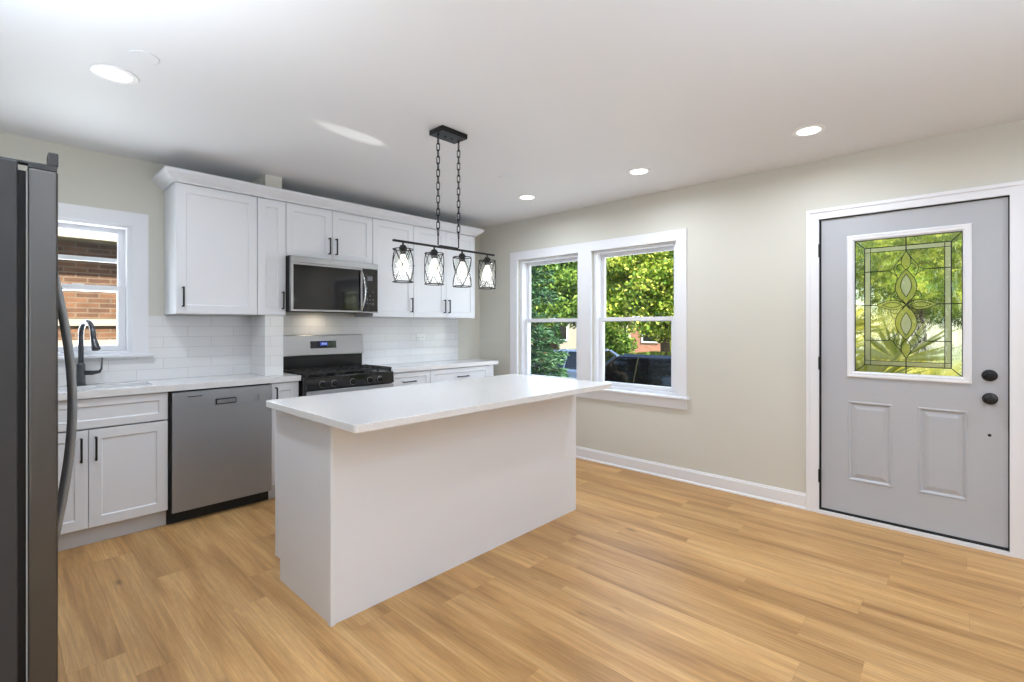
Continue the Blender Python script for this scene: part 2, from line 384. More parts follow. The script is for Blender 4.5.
struct('roof', boxes((XW - .7, XE + .6, YS - .7, YN + .6, ZC + .2, ZC + .35)), M['trim'], 'unseen flat roof slab added to keep the sun out of the room', 'roof')  # unseen slab added to block the sun

# tiled chase beside the range
struct('trim_1', boxes((1.409, 1.532, 3.905, YN, .924, ZC)), M['wall'], 'boxed pipe chase rising above the wall cabinets to the ceiling', 'trim')
struct('trim_2', boxes((1.403, 1.538, 3.897, 3.905, .9245, 1.3915), (1.403, 1.409, 3.905, YN - .008, .9245, 1.385), (1.532, 1.538, 3.905, YN - .008, .9245, 1.3915)), M['tile'], 'white tile facing on the boxed chase left of the range', 'tile')
struct('trim_3', boxes((-.75, .0, YN - .008, YN, .9245, 1.385), (0, .76, YN - .008, YN, .9245, 1.097), (.735, .76, YN - .008, YN, 1.118, 1.385), (.76, 1.403, YN - .008, YN, .9245, 1.385), (1.538, 3.604, YN - .008, YN, .9245, 1.40)), M['tile'],
       'white subway tile backsplash between counter and wall cabinets', 'backsplash')

# baseboards
def baseboard(name, x, y0, y1):
    prof = [(0, 0), (-.013, 0), (-.022, .0), (-.022, .008), (-.016, .016), (-.014, .018), (-.014, .095), (-.010, .102), (-.008, .112), (0, .112)]
    bm = BM(); prism(bm, prof, lambda a, b, d: (x + a, d, b), y0, y1)
    struct(name, bm, M['trim'], 'white baseboard between the island and the door casing', 'baseboard')
baseboard('baseboard_east', XE, .81, YN)
o = BM(); prism(o, [(0, 0), (-.016, 0), (-.014, .10), (0, .112)], lambda a, b, d: (XE + a, d, b), YS, -.29)
struct('baseboard_southeast', o, M['trim'], 'white baseboard on the far side of the door', 'baseboard')

# ------------------------------------------------------------------ east windows
struct('trim_4', boxes((XE - .02, XE, 1.68, W2[0], .7125, 2.125), (XE - .02, XE, W1[1], 3.70, .7125, 2.125), (XE - .02, XE, W2[0], W1[1], 2.035, 2.125), (XE - .02, XE, W2[1], W1[0], .7125, 2.035)),
    M['trim'], 'white flat casing around the double window', 'window casing')
bm = BM(); box(bm, XE - .05, XE + .12, 1.655, 3.725, .692, .712)
struct('trim_5', bm, M['trim'], 'white window stool projecting below the double window', 'window sill', bevel=.004)
struct('trim_6', boxes((XE - .018, XE, 1.68, 3.70, .607, .692)), M['trim'], 'white apron board under the double window stool', 'window apron')
def sash_window(name, lbl, mp, a0, a1, b0, b1, zm, jamb=.038, st=.042, dep=.07, lblc='window'):
    """mp: depth measured outward from the inner wall face"""
    loc = Vector(mp((a0 + a1) / 2, b0, dep))
    r = thing(name, lbl, lblc, loc, kind='structure')
    bm = BM(); ring_frame(bm, mp, a0 + .0006, a1 - .0006, b0 + .0006, b1 - .0006, jamb, dep - .045, dep + .10, .022)
    # track stops
    ring_frame(bm, mp, a0 + jamb, a1 - jamb, b0 + .022, b1 - .022, .008, dep + .030, dep + .036, .006)
    finish('window_frame', bm, M['trim'], r, bevel=.0015)
    A0, A1 = a0 + jamb + .0005, a1 - jamb - .0005
    lo = finish('lower_sash', ring_frame(BM(), mp, A0, A1, b0 + .024, zm + .022, st, dep - .005, dep + .028, .036), M['trim'], r, bevel=.003)
    p = BM(); nested(p, mp, A0 + st - .004, A1 - st + .004, b0 + .056, zm - .013, [(0, dep + .014), (0, dep + .010)]); finish('pane', p, M['glass'], lo)
    p = BM(); ring_frame(p, mp, A0 + st - .003, A1 - st + .003, b0 + .057, zm - .015, .0025, dep + .006, dep + .018); finish('glazing_gasket', p, M['gasket'], lo)
    up = finish('upper_sash', ring_frame(BM(), mp, A0, A1, zm - .018, b1 - .024, st - .006, dep + .038, dep + .068, .034), M['trim'], r, bevel=.003)
    p = BM(); nested(p, mp, A0 + st - .010, A1 - st + .010, zm + .012, b1 - .054, [(0, dep + .055), (0, dep + .051)]); finish('pane', p, M['glass'], up)
    p = BM(); ring_frame(p, mp, A0 + st - .009, A1 - st + .009, zm + .013, b1 - .055, .0025, dep + .047, dep + .059); finish('glazing_gasket', p, M['gasket'], up)
    am = (a0 + a1) / 2
    p = BM(); nested(p, mp, am - .03, am + .03, zm + .0185, zm + .028, [(0, dep + .026), (0, dep + .004), (.003, dep + .002)]); finish('sash_lock', p, M['white_plastic'], r)
    return r
sash_window('window_1', 'white double-hung window farther from the door with spruce and blue car outside', mapx(XE), W1[0], W1[1], WZ[0], WZ[1], 1.365)
sash_window('window_2', 'white double-hung window nearer the door with dark parked car outside', mapx(XE), W2[0], W2[1], WZ[0], WZ[1], 1.37)
# north window
struct('trim_7', boxes((NW[1], .733, YN - .02, YN, NZ[0], 2.095), (.003, NW[0], YN - .02, YN, NZ[0], 2.095), (NW[0], NW[1], YN - .02, YN, NZ[1], 2.095),
    (NW[1] - .006, NW[1] + .006, YN - .026, YN - .02, NZ[0], NZ[1] + .006), (NW[0] - .006, NW[0] + .006, YN - .026, YN - .02, NZ[0], NZ[1] + .006), (NW[0] + .006, NW[1] - .006, YN - .026, YN - .02, NZ[1] - .006, NZ[1] + .006)),
    M['trim'], 'white casing around the window over the sink', 'window casing')
struct('trim_8', boxes((-.02, .757, YN - .06, YN + .12, 1.097, 1.117)), M['trim'], 'white window stool above the sink', 'window sill', bevel=.004)
w3 = sash_window('window_3', 'white double-hung window over the sink facing a brick wall', mapy(YN), NW[0], NW[1], NZ[0], NZ[1], 1.563, jamb=.030, st=.045, dep=.055)
p = BM(); nested(p, mapy(YN), NW[0] + .03, NW[1] - .03, 1.752, 1.782, [(0, .145), (0, .13)]); ring_frame(p, mapy(YN), NW[0] + .03, NW[1] - .03, NZ[0] + .02, NZ[1] - .02, .012, .13, .145)
finish('storm_frame', p, M['trim'], w3)

# ------------------------------------------------------------------ entry door
dr = thing('door_1', 'grey entry door with leaded glass light and two raised panels', 'door', (XE + .01, .26, 0), kind='structure')
XF = XE + .006                      # front face of the slab
dy0, dy1 = DY[0] + .004, DY[1] - .006
GY = (-.006, .527); GZ = (1.0, 1.880)   # glass opening
def fr(a0, a1, b0, b1): return (XF, XF + .042, a0, a1, b0, b1)
P1 = (.325, .566, .262, .800); P2 = (-.028, .199, .262, .800)
bm = boxes(fr(dy0, dy1, .0365, P1[2]), fr(dy0, dy1, P1[3], GZ[0]), fr(dy0, dy1, GZ[1], 2.048), fr(dy0, GY[0], GZ[0], GZ[1]), fr(GY[1], dy1, GZ[0], GZ[1]),
           fr(dy0, P2[0], P1[2], P1[3]), fr(P2[1], P1[0], P1[2], P1[3]), fr(P1[1], dy1, P1[2], P1[3]))
finish('door_slab', bm, M['door'], dr)
for q in (P1, P2):
    nb = nested(BM(), mapx(XF), q[0], q[1], q[2], q[3], [(0, .042), (0, 0), (.006, -.004), (.012, -.002), (.020, .007), (.026, .007), (.048, .001), (.051, 0)])
    finish('raised_panel', nb, M['door'], dr)
bm = BM()
for inner in (0,):
    L = [(GY[0] - .040, GY[1] + .043, GZ[0] - .037, GZ[1] + .040)]
    a0, a1, b0, b1 = L[0]
    def rect(i, d): return [Vector((XF + d, y, z)) for y, z in ((a0 + i, b0 + i), (a1 - i, b0 + i), (a1 - i, b1 - i), (a0 + i, b1 - i))]
    rings = [[bm.verts.new(p) for p in rect(i, d)] for i, d in ((0, .002), (0, -.006), (.005, -.011), (.012, -.011), (.020, -.009), (.030, -.009), (.040, -.001), (.040, .012), (.034, .014), (0.002, .014))]
    for A, B in zip(rings, rings[1:] + rings[:1]):
        for k in range(4): bm.faces.new((A[k], A[(k + 1) % 4], B[(k + 1) % 4], B[k]))
finish('glass_surround', bm, M['trim'], dr)
# glass pieces
XG = XF + .018
def pane(name, y0, y1, z0, z1, m, x=XG, th=.004):
    b = BM(); box(b, x, x + th, y0, y1, z0, z1); return finish(name, b, m, dr)
L2 = (.045, .474, 1.050, 1.826); L3 = (.075, .442, 1.080, 1.796)
pane('clear_glass', GY[0], GY[1], GZ[0], GZ[1], M['art_glass'])
bm = BM(); ring_frame(bm, mapx(XG + .0045), L2[0], L2[1], L2[2], L2[3], .030, 0, .003); finish('frosted_border_glass', bm, M['frost_glass'], dr)
yc, zc = .259, 1.445
def ves(z0, z1, hw, n=17):
    return [(yc + s * hw * math.sin(math.pi * t) ** .9, z0 + (z1 - z0) * t) for s, rng in ((1, [i / n for i in range(n + 1)]), (-1, [i / n for i in range(n, 0, -1)])) for t in rng if not (s == -1 and t in (1.0,))]
def flatpoly(bm, poly, x, th):
    prism(bm, poly, lambda a, b, d: (d, a, b), x, x + th)
bm = BM()
for z0, z1 in ((1.496, 1.640), (1.250, 1.394)): flatpoly(bm, ves(z0, z1, .027), XG + .0045, .003)
finish('oval_glass', bm, M['frost_glass'], dr)
bm = BM()
def bandpoly(z0, z1, h0, y0, y1, h1):
    n = 16
    A = [(yc + h0 * math.sin(math.pi * i / n) ** .9, z0 + (z1 - z0) * i / n) for i in range(n + 1)]
    B = [(yc + h1 * math.sin(math.pi * i / n) ** .9, y0 + (y1 - y0) * i / n) for i in range(n + 1)]
    return A, B
def strip(bm, A, B, x, th):
    for i in range(len(A) - 1):
        q = [A[i], A[i + 1], B[i + 1], B[i]]
        v0 = [bm.verts.new((x, *p)) for p in q]; v1 = [bm.verts.new((x + th, *p)) for p in q]
        bm.faces.new(v0); bm.faces.new(v1[::-1])
        for k in range(4): bm.faces.new((v0[k], v0[(k + 1) % 4], v1[(k + 1) % 4], v1[k]))
for (a, b, c, d) in ((1.445, 1.672, 1.496, 1.640), (1.218, 1.445, 1.250, 1.394)):
    for s in (1, -1):
        A, B = bandpoly(a, b, .054 * s, c, d, .027 * s); strip(bm, A, B, XG + .0045, .003)
for s in (1, -1):   # petals and tips
    flatpoly(bm, [(yc + s * .02, zc), (yc + s * .05, zc + .030), (yc + s * .10, zc + .028), (yc + s * .155, zc), (yc + s * .10, zc - .028), (yc + s * .05, zc - .030)], XG + .0045, .003)
    flatpoly(bm, [(yc, zc + s * .345), (yc + .022, zc + s * .30), (yc + .018, zc + s * .262), (yc, zc + s * .242), (yc - .018, zc + s * .262), (yc - .022, zc + s * .30)], XG + .0045, .003)
finish('bevel_glass', bm, M['bevel_glass'], dr)
# lead came lines
bm = BM(); LR = .0029
def line(pts, closed=False, r=LR): tube(bm, [(XG - .004, y, z) for y, z in pts], r, 6, closed)
def rc(q): return [(q[0], q[2]), (q[1], q[2]), (q[1], q[3]), (q[0], q[3])]
line(rc((GY[0] + .002, GY[1] - .002, GZ[0] + .002, GZ[1] - .002)), True)
for q in (L2,):
    c = rc(q)
    for k in range(4): line([c[k], c[(k + 1) % 4]])
for y in (L3[0], L3[1]): line([(y, L2[2]), (y, L2[3])], r=.002)
for z in (L3[2], L3[3]): line([(L2[0], z), (L2[1], z)], r=.002)
for a, b in (((GY[0], GZ[0]), (L2[0], L2[2])), ((GY[1], GZ[0]), (L2[1], L2[2])), ((GY[1], GZ[1]), (L2[1], L2[3])), ((GY[0], GZ[1]), (L2[0], L2[3]))): line([a, b])
line([(yc, GZ[1]), (yc, zc + .345)]); line([(yc, GZ[0]), (yc, zc - .345)])
for s in (1, -1):
    line([(GY[0] if s < 0 else GY[1], zc), (yc + s * .155, zc)])
    for z in (1.668, 1.214): line([(L2[0] if s < 0 else L2[1], z), (yc + s * .088, z)])
    for t in (1, -1):          # t: upper / lower half
        def Z(d): return zc + t * d
        line([(yc + s * .054 * math.sin(math.pi * i / 16) ** .9, Z(.227 * i / 16)) for i in range(17)], r=.0022)
        line([(yc + s * .027 * math.sin(math.pi * i / 12) ** .9, Z(.051 + .144 * i / 12)) for i in range(13)], r=.002)
        # strands crossing beyond the loop and running out to the scrolls
        line([(yc - s * .010, Z(.215)), (yc + s * .012, Z(.236)), (yc + s * .024, Z(.262)), (yc + s * .022, Z(.300)), (yc, Z(.345))], r=.002)
        line([(yc, Z(.345)), (yc + s * .03, Z(.290)), (yc + s * .052, Z(.262)), (yc + s * .062, Z(.238)), (yc + s * .088, Z(.223))], r=.0022)
        line([(yc + s * .024, Z(.262)), (yc + s * .044, Z(.255)), (yc + s * .05, Z(.235)), (yc + s * .028, Z(.218))], r=.0018)
        line([(yc + s * .088, Z(.223)), (yc + s * .066, Z(.205)), (yc + s * .050, Z(.190)), (yc + s * .036, Z(.196))], r=.002)
        line([(yc + s * .040, Z(.170)), (yc + s * .058, Z(.214)), (yc + s * .062, Z(.236))], r=.0018)
        # small scrolls above and below the petals
        line([(yc + s * .050, Z(.092)), (yc + s * .068, Z(.078)), (yc + s * .078, Z(.050)), (yc + s * .076, Z(.030))], r=.002)
        line([(yc + s * .034, Z(.052)), (yc + s * .055, Z(.060)), (yc + s * .074, Z(.048))], r=.0018)
        # petals
        line([(yc, zc), (yc + s * .03, Z(.024)), (yc + s * .06, Z(.033)), (yc + s * .10, Z(.026)), (yc + s * .155, zc)], r=.002)
        line([(yc + s * .022, zc), (yc + s * .05, Z(.014)), (yc + s * .08, Z(.017)), (yc + s * .122, zc)], r=.0018)
    for t in (1, -1): line([(yc - s * .020, zc + t * .035), (yc, zc), (yc + s * .020, zc - t * .035)], r=.0018)
finish('lead_came', bm, M['gasket'], dr)
# hardware
for z in (1.835, 1.049, .262):
    bm = BM(); lathe(bm, (XE - .021, dy1 + .007, z - .045), [(.0075, 0), (.0075, .09)], 12); box(bm, XE - .018, XF - .001, dy1 + .004, dy1 + .009, z - .044, z + .044)
    finish('hinge', bm, M['black'], dr)
def knobset(name, y, z, small):
    bm = BM()
    if small: lathe(bm, (XF, y, z), [(.034, 0), (.034, -.006), (.030, -.012), (.018, -.014), (.016, -.020), (.012, -.022)], 28, 'x'); box(bm, XF - .034, XF - .012, y - .004, y + .004, z - .014, z + .014)
    else: lathe(bm, (XF, y, z), [(.034, 0), (.034, -.006), (.026, -.012), (.012, -.016), (.012, -.034), (.022, -.040), (.029, -.050), (.028, -.060), (.018, -.068), (.001, -.070)], 28, 'x')
    finish(name, bm, M['black'], dr, smooth=False, bevel=0)
knobset('deadbolt', -.120, 1.020, True); knobset('door_knob', -.122, .885, False)
bm = BM(); lathe(bm, (XF + .001, -.120, .671), [(.0085, 0), (.0085, -.002)], 16, 'x'); finish('bore_hole', bm, M['gasket'], dr)
bm = boxes((XF - .004, XF + .03, DY[0] - .0035, DY[0] + .003, .862, .925), (XF - .009, XF - .002, DY[0] - .010, DY[0] + .003, .868, .915)); finish('strike_plate', bm, M['black'], dr)
finish('door_sweep', boxes((XF - .003, XF + .044, dy0, dy1, .019, .036)), M['gasket'], dr)
# jamb, casing and threshold
struct('trim_9', boxes((XE - .02, XE, DY[1] + .006, .806, 0, 2.125), (XE - .02, XE, -.286, DY[0] - .001, 0, 2.125), (XE - .02, XE, DY[0] - .001, DY[1] + .006, DZ[1] + .001, 2.125),
    (XE - .027, XE - .02, .784, .806, .0, 2.125), (XE - .027, XE - .02, -.286, -.264, 0, 2.125), (XE - .027, XE - .02, -.264, .784, 2.103, 2.125)), M['trim'], 'white casing around the grey entry door', 'door casing')
struct('trim_10', boxes((XE, XE + .2, DY[1], DY[1] + .02, 0, DZ[1] + .02), (XE, XE + .2, DY[0] - .02, DY[0], 0, DZ[1] + .02), (XE, XE + .2, DY[0], DY[1], DZ[1], DZ[1] + .02), (XE + .05, XE + .07, DY[1] - .012, DY[1], .02, DZ[1]), (XE + .05, XE + .07, DY[0], DY[0] + .012, .02, DZ[1])), M['gasket'], 'dark weatherstripped jamb around the entry door', 'door jamb')
struct('trim_11', boxes((XE - .024, XE + .001, DY[0] - .02, DY[1] + .02, .0, .020)), M['trim'], 'white threshold strip under the entry door', 'threshold')
struct('trim_12', boxes((XE + .001, XE + .2, DY[0], DY[1], -.05, .005)), M['gasket'], 'black sill under the entry door', 'sill')

# ------------------------------------------------------------------ cabinets
def pull(p0, p1, face, parent, out=.030, w=.010, name='handle'):
    """square bar pull; p0,p1 ends on the door face plane, face = outward normal"""
    p0, p1, f = Vector(p0), Vector(p1), Vector(face); t = (p1 - p0).normalized(); s = t.cross(f)
    bm = BM()
    def bar(a, b, u, v, hw, hv):
        q = [bm.verts.new(c + u * i * hw + v * j * hv) for c in (a, b) for i, j in ((-1, -1), (1, -1), (1, 1), (-1, 1))]
        for k in range(4): bm.faces.new((q[k], q[(k + 1) % 4], q[4 + (k + 1) % 4], q[4 + k]))
        bm.faces.new(q[:4][::-1]); bm.faces.new(q[4:])
    bar(p0 + f * out, p1 + f * out, s, f, w / 2, w / 2)
    bar(p0 + f * .0005 + t * w / 2, p0 + t * w / 2 + f * out, s, t, w / 2, w / 2)
    bar(p1 + f * .0005 - t * w / 2, p1 - t * w / 2 + f * out, s, t, w / 2, w / 2)
    return finish(name, bm, M['black'], parent, bevel=.001)
YU = 3.890
def wall_cab(label, x0, x1, z0, z1, doors, yb=YN - .010, group='white wall cabinets along the kitchen wall'):
    r = thing('wall_cabinet', label, 'cabinet', ((x0 + x1) / 2, yb, z0), group)
    finish('body', boxes((x0, x1, YU + .021, yb, z0, z1)), M['cab'], r, bevel=.001)
    for (a, b, hx) in doors:
        d = finish('door', shaker(mapy(YU), a, b, z0 + .001, z1 - .002), M['cab'], r)
        if hx is not None: pull((hx, YU, z0 + .048), (hx, YU, z0 + .185), (0, -1, 0), d)
    return r
ZU0, ZU1 = 1.392, 2.286
wall_cab('large white single-door wall cabinet next to the sink window', .828, 1.345, ZU0, ZU1, [(.829, 1.345, .868)])
wall_cab('narrow white wall cabinet between the large cabinet and the microwave', 1.3465, 1.556, ZU0, ZU1, [(1.347, 1.556, 1.528)], yb=3.935)
wall_cab('short white two-door wall cabinet above the microwave', 1.558, 2.319, 1.862, ZU1, [(1.558, 1.9385, 1.908), (1.9385, 2.319, 1.969)])
wall_cab('white single-door wall cabinet immediately past the microwave', 2.3205, 2.765, ZU0, ZU1, [(2.321, 2.765, 2.735)])
wall_cab('white two-door wall cabinet at the far end of the row', 2.7665, 3.572, ZU0, ZU1, [(2.767, 3.1695, 3.140), (3.1695, 3.572, 3.199)])
# crown moulding
prof = [(0, 2.2865), (.014, 2.2865), (.014, 2.296), (.020, 2.300), (.028, 2.307), (.042, 2.316), (.060, 2.334), (.068, 2.340), (.070, 2.346), (.070, 2.362), (.0, 2.362)]
bm = BM(); xl, xr, yf = .826, 3.574, YU - .0005
rings = [[bm.verts.new(p) for p in ((xl - o_, YN - .0005, z), (xl - o_, yf - o_, z), (xr + o_, yf - o_, z), (xr + o_, YN - .0005, z))] for o_, z in prof]
n = len(rings)
for k in range(n):
    A, B = rings[k], rings[(k + 1) % n]
    for j in range(3): bm.faces.new((A[j], A[j + 1], B[j + 1], B[j]))
bm.faces.new([r_[0] for r_ in rings]); bm.faces.new([r_[3] for r_ in rings][::-1])
tag(finish('crown_molding', bm, M['cab'], origin_at=(2.2, YU, 2.27)), 'white crown molding running along the tops of the wall cabinets', 'molding')

YB = 3.775; ZB1 = .882
def base_cab(label, x0, x1, fronts, end=None):
    r = thing('base_cabinet', label, 'cabinet', ((x0 + x1) / 2, 4.0, 0), 'white base cabinets along the kitchen wall')
    yk = YN - .012; t = .018
    finish('body', boxes((x0, x0 + t, YB + .021, yk, .108, ZB1), (x1 - t, x1, YB + .021, yk, .108, ZB1), (x0 + t, x1 - t, yk - t, yk, .108, ZB1), (x0 + t, x1 - t, YB + .021, yk - t, .108, .126), (x0 + t, x1 - t, YB + .021, YB + .04, ZB1 - .04, ZB1)), M['cab'], r, bevel=.001)
    finish('toe_kick', boxes((x0, x1, YB + .055, YB + .07, 0, .1075)), M['toe'], r)
    for kind, a, b, z0, z1, h in fronts:
        d = finish(kind, shaker(mapy(YB), a, b, z0, z1, rail=.057 if z1 - z0 > .25 else .045), M['cab'], r)
        if h:
            (ha, hz, hb, hz2) = h; pull((ha, YB, hz), (hb, YB, hz2), (0, -1, 0), d)
    return r
base_cab('white base cabinet in the corner hidden behind the refrigerator', -.745, -.022, [('door', -.38, -.022, .110, .878, None)])
base_cab('white sink base cabinet with false drawer front and two doors', -.020, .762,
         [('drawer_front', -.020, .762, .700, .878, None), ('door', -.020, .371, .110, .694, (.338, .51, .338, .65)), ('door', .371, .762, .110, .694, (.404, .51, .404, .65))])
base_cab('narrow white base cabinet between dishwasher and range', 1.403, 1.608, [('door', 1.404, 1.608, .110, .878, (1.435, .72, 1.435, .848))])
base_cab('white drawer base cabinet immediately past the range', 2.424, 2.880, [('drawer_front', 2.425, 2.880, .700, .878, (2.56, .79, 2.70, .79)), ('door', 2.425, 2.880, .110, .694, (2.455, .51, 2.455, .65))])
base_cab('wide white drawer base cabinet at the far end of the counter', 2.882, 3.745, [('drawer_front', 2.882, 3.672, .700, .878, (3.22, .79, 3.36, .79)), ('door', 2.882, 3.277, .110, .694, (3.24, .51, 3.24, .65)), ('door', 3.277, 3.672, .110, .694, (3.31, .51, 3.31, .65)), ])

b_ = bpy.data.objects['base_cabinet.004']
finish('filler', boxes((3.674, 3.745, YB + .002, YB + .0205, .110, .881)), M['cab'], b_)
# worktops
ZT = .924
SX, SY = (.06, .705), (3.885, 4.105)
bm = boxes((-.745, SX[0], 3.757, YN - .001, .8835, ZT), (SX[1], 1.3905, 3.757, YN - .0085, .8835, ZT), (SX[0], SX[1], 3.757, SY[0], .8835, ZT), (SX[0], SX[1], SY[1], YN - .0085, .8835, ZT), (1.3905, 1.618, 3.757, YN - .0085, .8835, .9238))
tag(finish('countertop', bm, M['quartz'], origin_at=(.4, 4.0, .884)), 'white quartz countertop with the sink, running to the range', 'countertop', 'white quartz worktops')
bm = boxes((2.412, 3.805, 3.757, YN - .0085, .8835, ZT))
tag(finish('countertop', bm, M['quartz'], origin_at=(3.1, 4.0, .884), bevel=.003), 'white quartz countertop past the range', 'countertop', 'white quartz worktops')
# sink
sk_ = thing('sink', 'white undermount sink below the window', 'sink', (.38, 4.0, .70))
bm = BM()
z1, z0 = .8830, .70
a0, a1, b0, b1 = SX[0] - .004, SX[1] + .004, SY[0] - .004, SY[1] + .004
def rr(a0, a1, b0, b1, z): return [(a0, b0, z), (a1, b0, z), (a1, b1, z), (a0, b1, z)]
rings = [[bm.verts.new(p) for p in q] for q in (rr(a0 - .02, a1 + .02, b0 - .02, b1 + .02, z1), rr(a0, a1, b0, b1, z1), rr(a0 + .012, a1 - .012, b0 + .012, b1 - .012, z0 + .012), rr(a0 + .03, a1 - .03, b0 + .03, b1 - .03, z0))]
for A, B in zip(rings, rings[1:]):
    for k in range(4): bm.faces.new((A[k], A[(k + 1) % 4], B[(k + 1) % 4], B[k]))
bm.faces.new(rings[-1])
so = finish('basin', bm, M['ceramic'], sk_); so.modifiers.new('thick', 'SOLIDIFY').thickness = .004
bm = BM(); lathe(bm, (.38, 4.0, .7005), [(.045, 0), (.045, .003), (.03, .0035), (.028, .001)], 24); finish('drain', bm, M['steel_pol'], sk_)
# faucet
fx, fy = .372, 4.155
f_ = thing('faucet', 'gunmetal pull-down kitchen faucet with arched neck at the sink', 'faucet', (fx, fy, ZT))
bm = BM(); lathe(bm, (fx, fy, ZT), [(.027, .0002), (.027, .008), (.0225, .012), (.0225, .135), (.019, .142), (.014, .15)], 24)
finish('body', bm, M['faucet'], f_)
neck = [(fx, fy, ZT + .14), (fx, fy, ZT + .30)]
for i in range(0, 19):
    a = math.pi * i / 18; neck.append((fx + .020 * (1 - math.cos(a)), fy - .092 * (1 - math.cos(a)), ZT + .325 + .088 * math.sin(a)))
neck.append((fx + .042, fy - .188, ZT + .305))
bm = tube(BM(), neck, .0138, 14); finish('neck', bm, M['faucet'], f_, smooth=True)
bm = tube(BM(), [(fx + .0415, fy - .186, ZT + .318), (fx + .043, fy - .191, ZT + .298), (fx + .047, fy - .203, ZT + .270), (fx + .052, fy - .216, ZT + .240), (fx + .0525, fy - .218, ZT + .235)], [.0135, .0165, .019, .023, .017], 16)
finish('spray_head', bm, M['faucet'], f_, smooth=True)
bm = tube(BM(), [(fx + .015, fy - .005, ZT + .082), (fx + .055, fy - .018, ZT + .080), (fx + .088, fy - .030, ZT + .086), (fx + .098, fy - .034, ZT + .105), (fx + .100, fy - .035, ZT + .178)], [.015, .014, .0095, .006, .0045], 12)
finish('lever', bm, M['faucet'], f_, smooth=True)

# ------------------------------------------------------------------ dishwasher
d_ = thing('dishwasher', 'stainless steel dishwasher with recessed pocket handle between base cabinets', 'dishwasher', (1.085, 4.0, 0))
finish('tub', boxes((.764, 1.401, YB + .012, 4.15, .105, .8825)), M['gasket'], d_)
finish('toe_panel', boxes((.766, 1.399, YB + .045, YB + .06, .001, .1045)), M['gasket'], d_)
YD = 3.748; x0, x1 = .779, 1.394; hz0, hz1 = .765, .812; hx0, hx1 = .872, 1.310
bm = boxes((x0, x1, YD, YD + .036, .088, hz0), (x0, x1, YD, YD + .036, hz1, .872), (x0, hx0, YD, YD + .036, hz0, hz1), (hx1, x1, YD, YD + .036, hz0, hz1))
# smile-shaped pocket
prism(bm, [(hx0, hz0), (hx1, hz0), (hx1, hz1), (hx0, hz1)], lambda a, b, d: (a, d, b), YD + .010, YD + .036)
finish('front_panel', bm, M['steel'], d_)
finish('pocket_grip', boxes((1.030, 1.160, YD + .002, YD + .010, .768, .806)), M['gasket'], d_, bevel=.003)
finish('grip_trim', boxes((1.036, 1.154, YD, YD + .002, .774, .800)), M['steel_pol'], d_)
finish('badge', boxes((.862, .948, YD - .001, YD, .836, .841)), M['gasket'], d_)

# ------------------------------------------------------------------ range
g_ = thing('gas_range', 'freestanding stainless and black gas range with knobs across the front', 'range', (2.01, 3.95, 0))
rx0, rx1 = 1.622, 2.404; YR = 3.685
finish('body', boxes((rx0, rx1, YR + .02, YN - .012, .03, .898)), M['enamel'], g_, bevel=.002)
finish('cooktop', boxes((rx0 - .001, rx1 + .001, YR + .002, 4.14, .8985, .908)), M['enamel'], g_, bevel=.003)
bm = BM(); prism(bm, [(YR + .019, .806), (YR - .010, .810), (YR - .002, .898), (YR + .019, .898)], lambda a, b, d: (d, a, b), rx0 + .004, rx1 - .001)
finish('control_panel', bm, M['blackglass'], g_, bevel=.002)
for x in (1.751, 1.850, 2.010, 2.166, 2.262):
    bm = BM(); lathe(bm, (x, YR - .007, .850), [(.024, .002), (.023, -.006), (.020, -.010), (.019, -.028), (.016, -.030)], 20, 'y'); box(bm, x - .004, x + .004, YR - .046, YR - .034, .832, .868)
    k = finish('knob', bm, M['enamel'], g_); 
    bm = BM(); lathe(bm, (x, YR - .0072, .850), [(.0265, .001), (.0265, -.003), (.0235, -.0035), (.0235, .001)], 24, 'y'); finish('knob_ring', bm, M['fridge_handle'], k)
od = finish('oven_door', boxes((rx0 + .006, rx1 - .006, YR - .014, YR + .018, .225, .800)), M['steel'], g_, bevel=.003)
finish('oven_window', boxes((rx0 + .10, rx1 - .10, YR - .0155, YR - .014, .33, .62)), M['blackglass'], od)
bm = tube(BM(), [(rx0 + .05, YR - .062, .760), (rx1 - .05, YR - .062, .760)], .013, 14)
for x in (rx0 + .07, rx1 - .07): box(bm, x - .012, x + .012, YR - .060, YR - .0142, .750, .770)
finish('oven_handle', bm, M['steel_pol'], od)
finish('storage_drawer', boxes((rx0 + .006, rx1 - .006, YR - .008, YR + .018, .060, .218)), M['steel'], g_, bevel=.003)
bm = boxes((rx0, rx0 + .03, YR + .022, YR + .05, 0, .03), (rx1 - .03, rx1, YR + .022, YR + .05, 0, .03), (rx0, rx0 + .03, 4.15, 4.18, 0, .03), (rx1 - .03, rx1, 4.15, 4.18, 0, .03)); bm.free()
for a, c in ((rx0, YR + .022), (rx1 - .03, YR + .022), (rx0, 4.15), (rx1 - .03, 4.15)): finish('foot', boxes((a, a + .03, c, c + .028, 0, .03)), M['gasket'], g_)
finish('riser', boxes((rx0 + .012, rx1 - .042, 4.150, YN - .012, .899, 1.050)), M['enamel'], g_)
bm = BM(); prism(bm, [(4.132, 1.050), (4.146, 1.228), (YN - .012, 1.228), (YN - .012, 1.050)], lambda a, b, d: (d, a, b), rx0, rx1 - .034)
bgd = finish('backguard', bm, M['steel_range'], g_, bevel=.006)
bm = BM(); prism(bm, [(4.1355, 1.112), (4.1405, 1.176), (4.147, 1.176), (4.142, 1.112)], lambda a, b, d: (d, a, b), 1.862, 2.098)
finish('display_panel', bm, M['blackglass'], bgd)
M['lcd'] = mat('blue_lcd', (20, 40, 120), .4, emit=(40, 70, 190), es=.35)
bm = BM(); prism(bm, [(4.1365, 1.134), (4.1392, 1.168), (4.144, 1.168), (4.142, 1.134)], lambda a, b, d: (d, a, b), 1.948, 2.018); finish('clock_display', bm, M['lcd'], bgd)
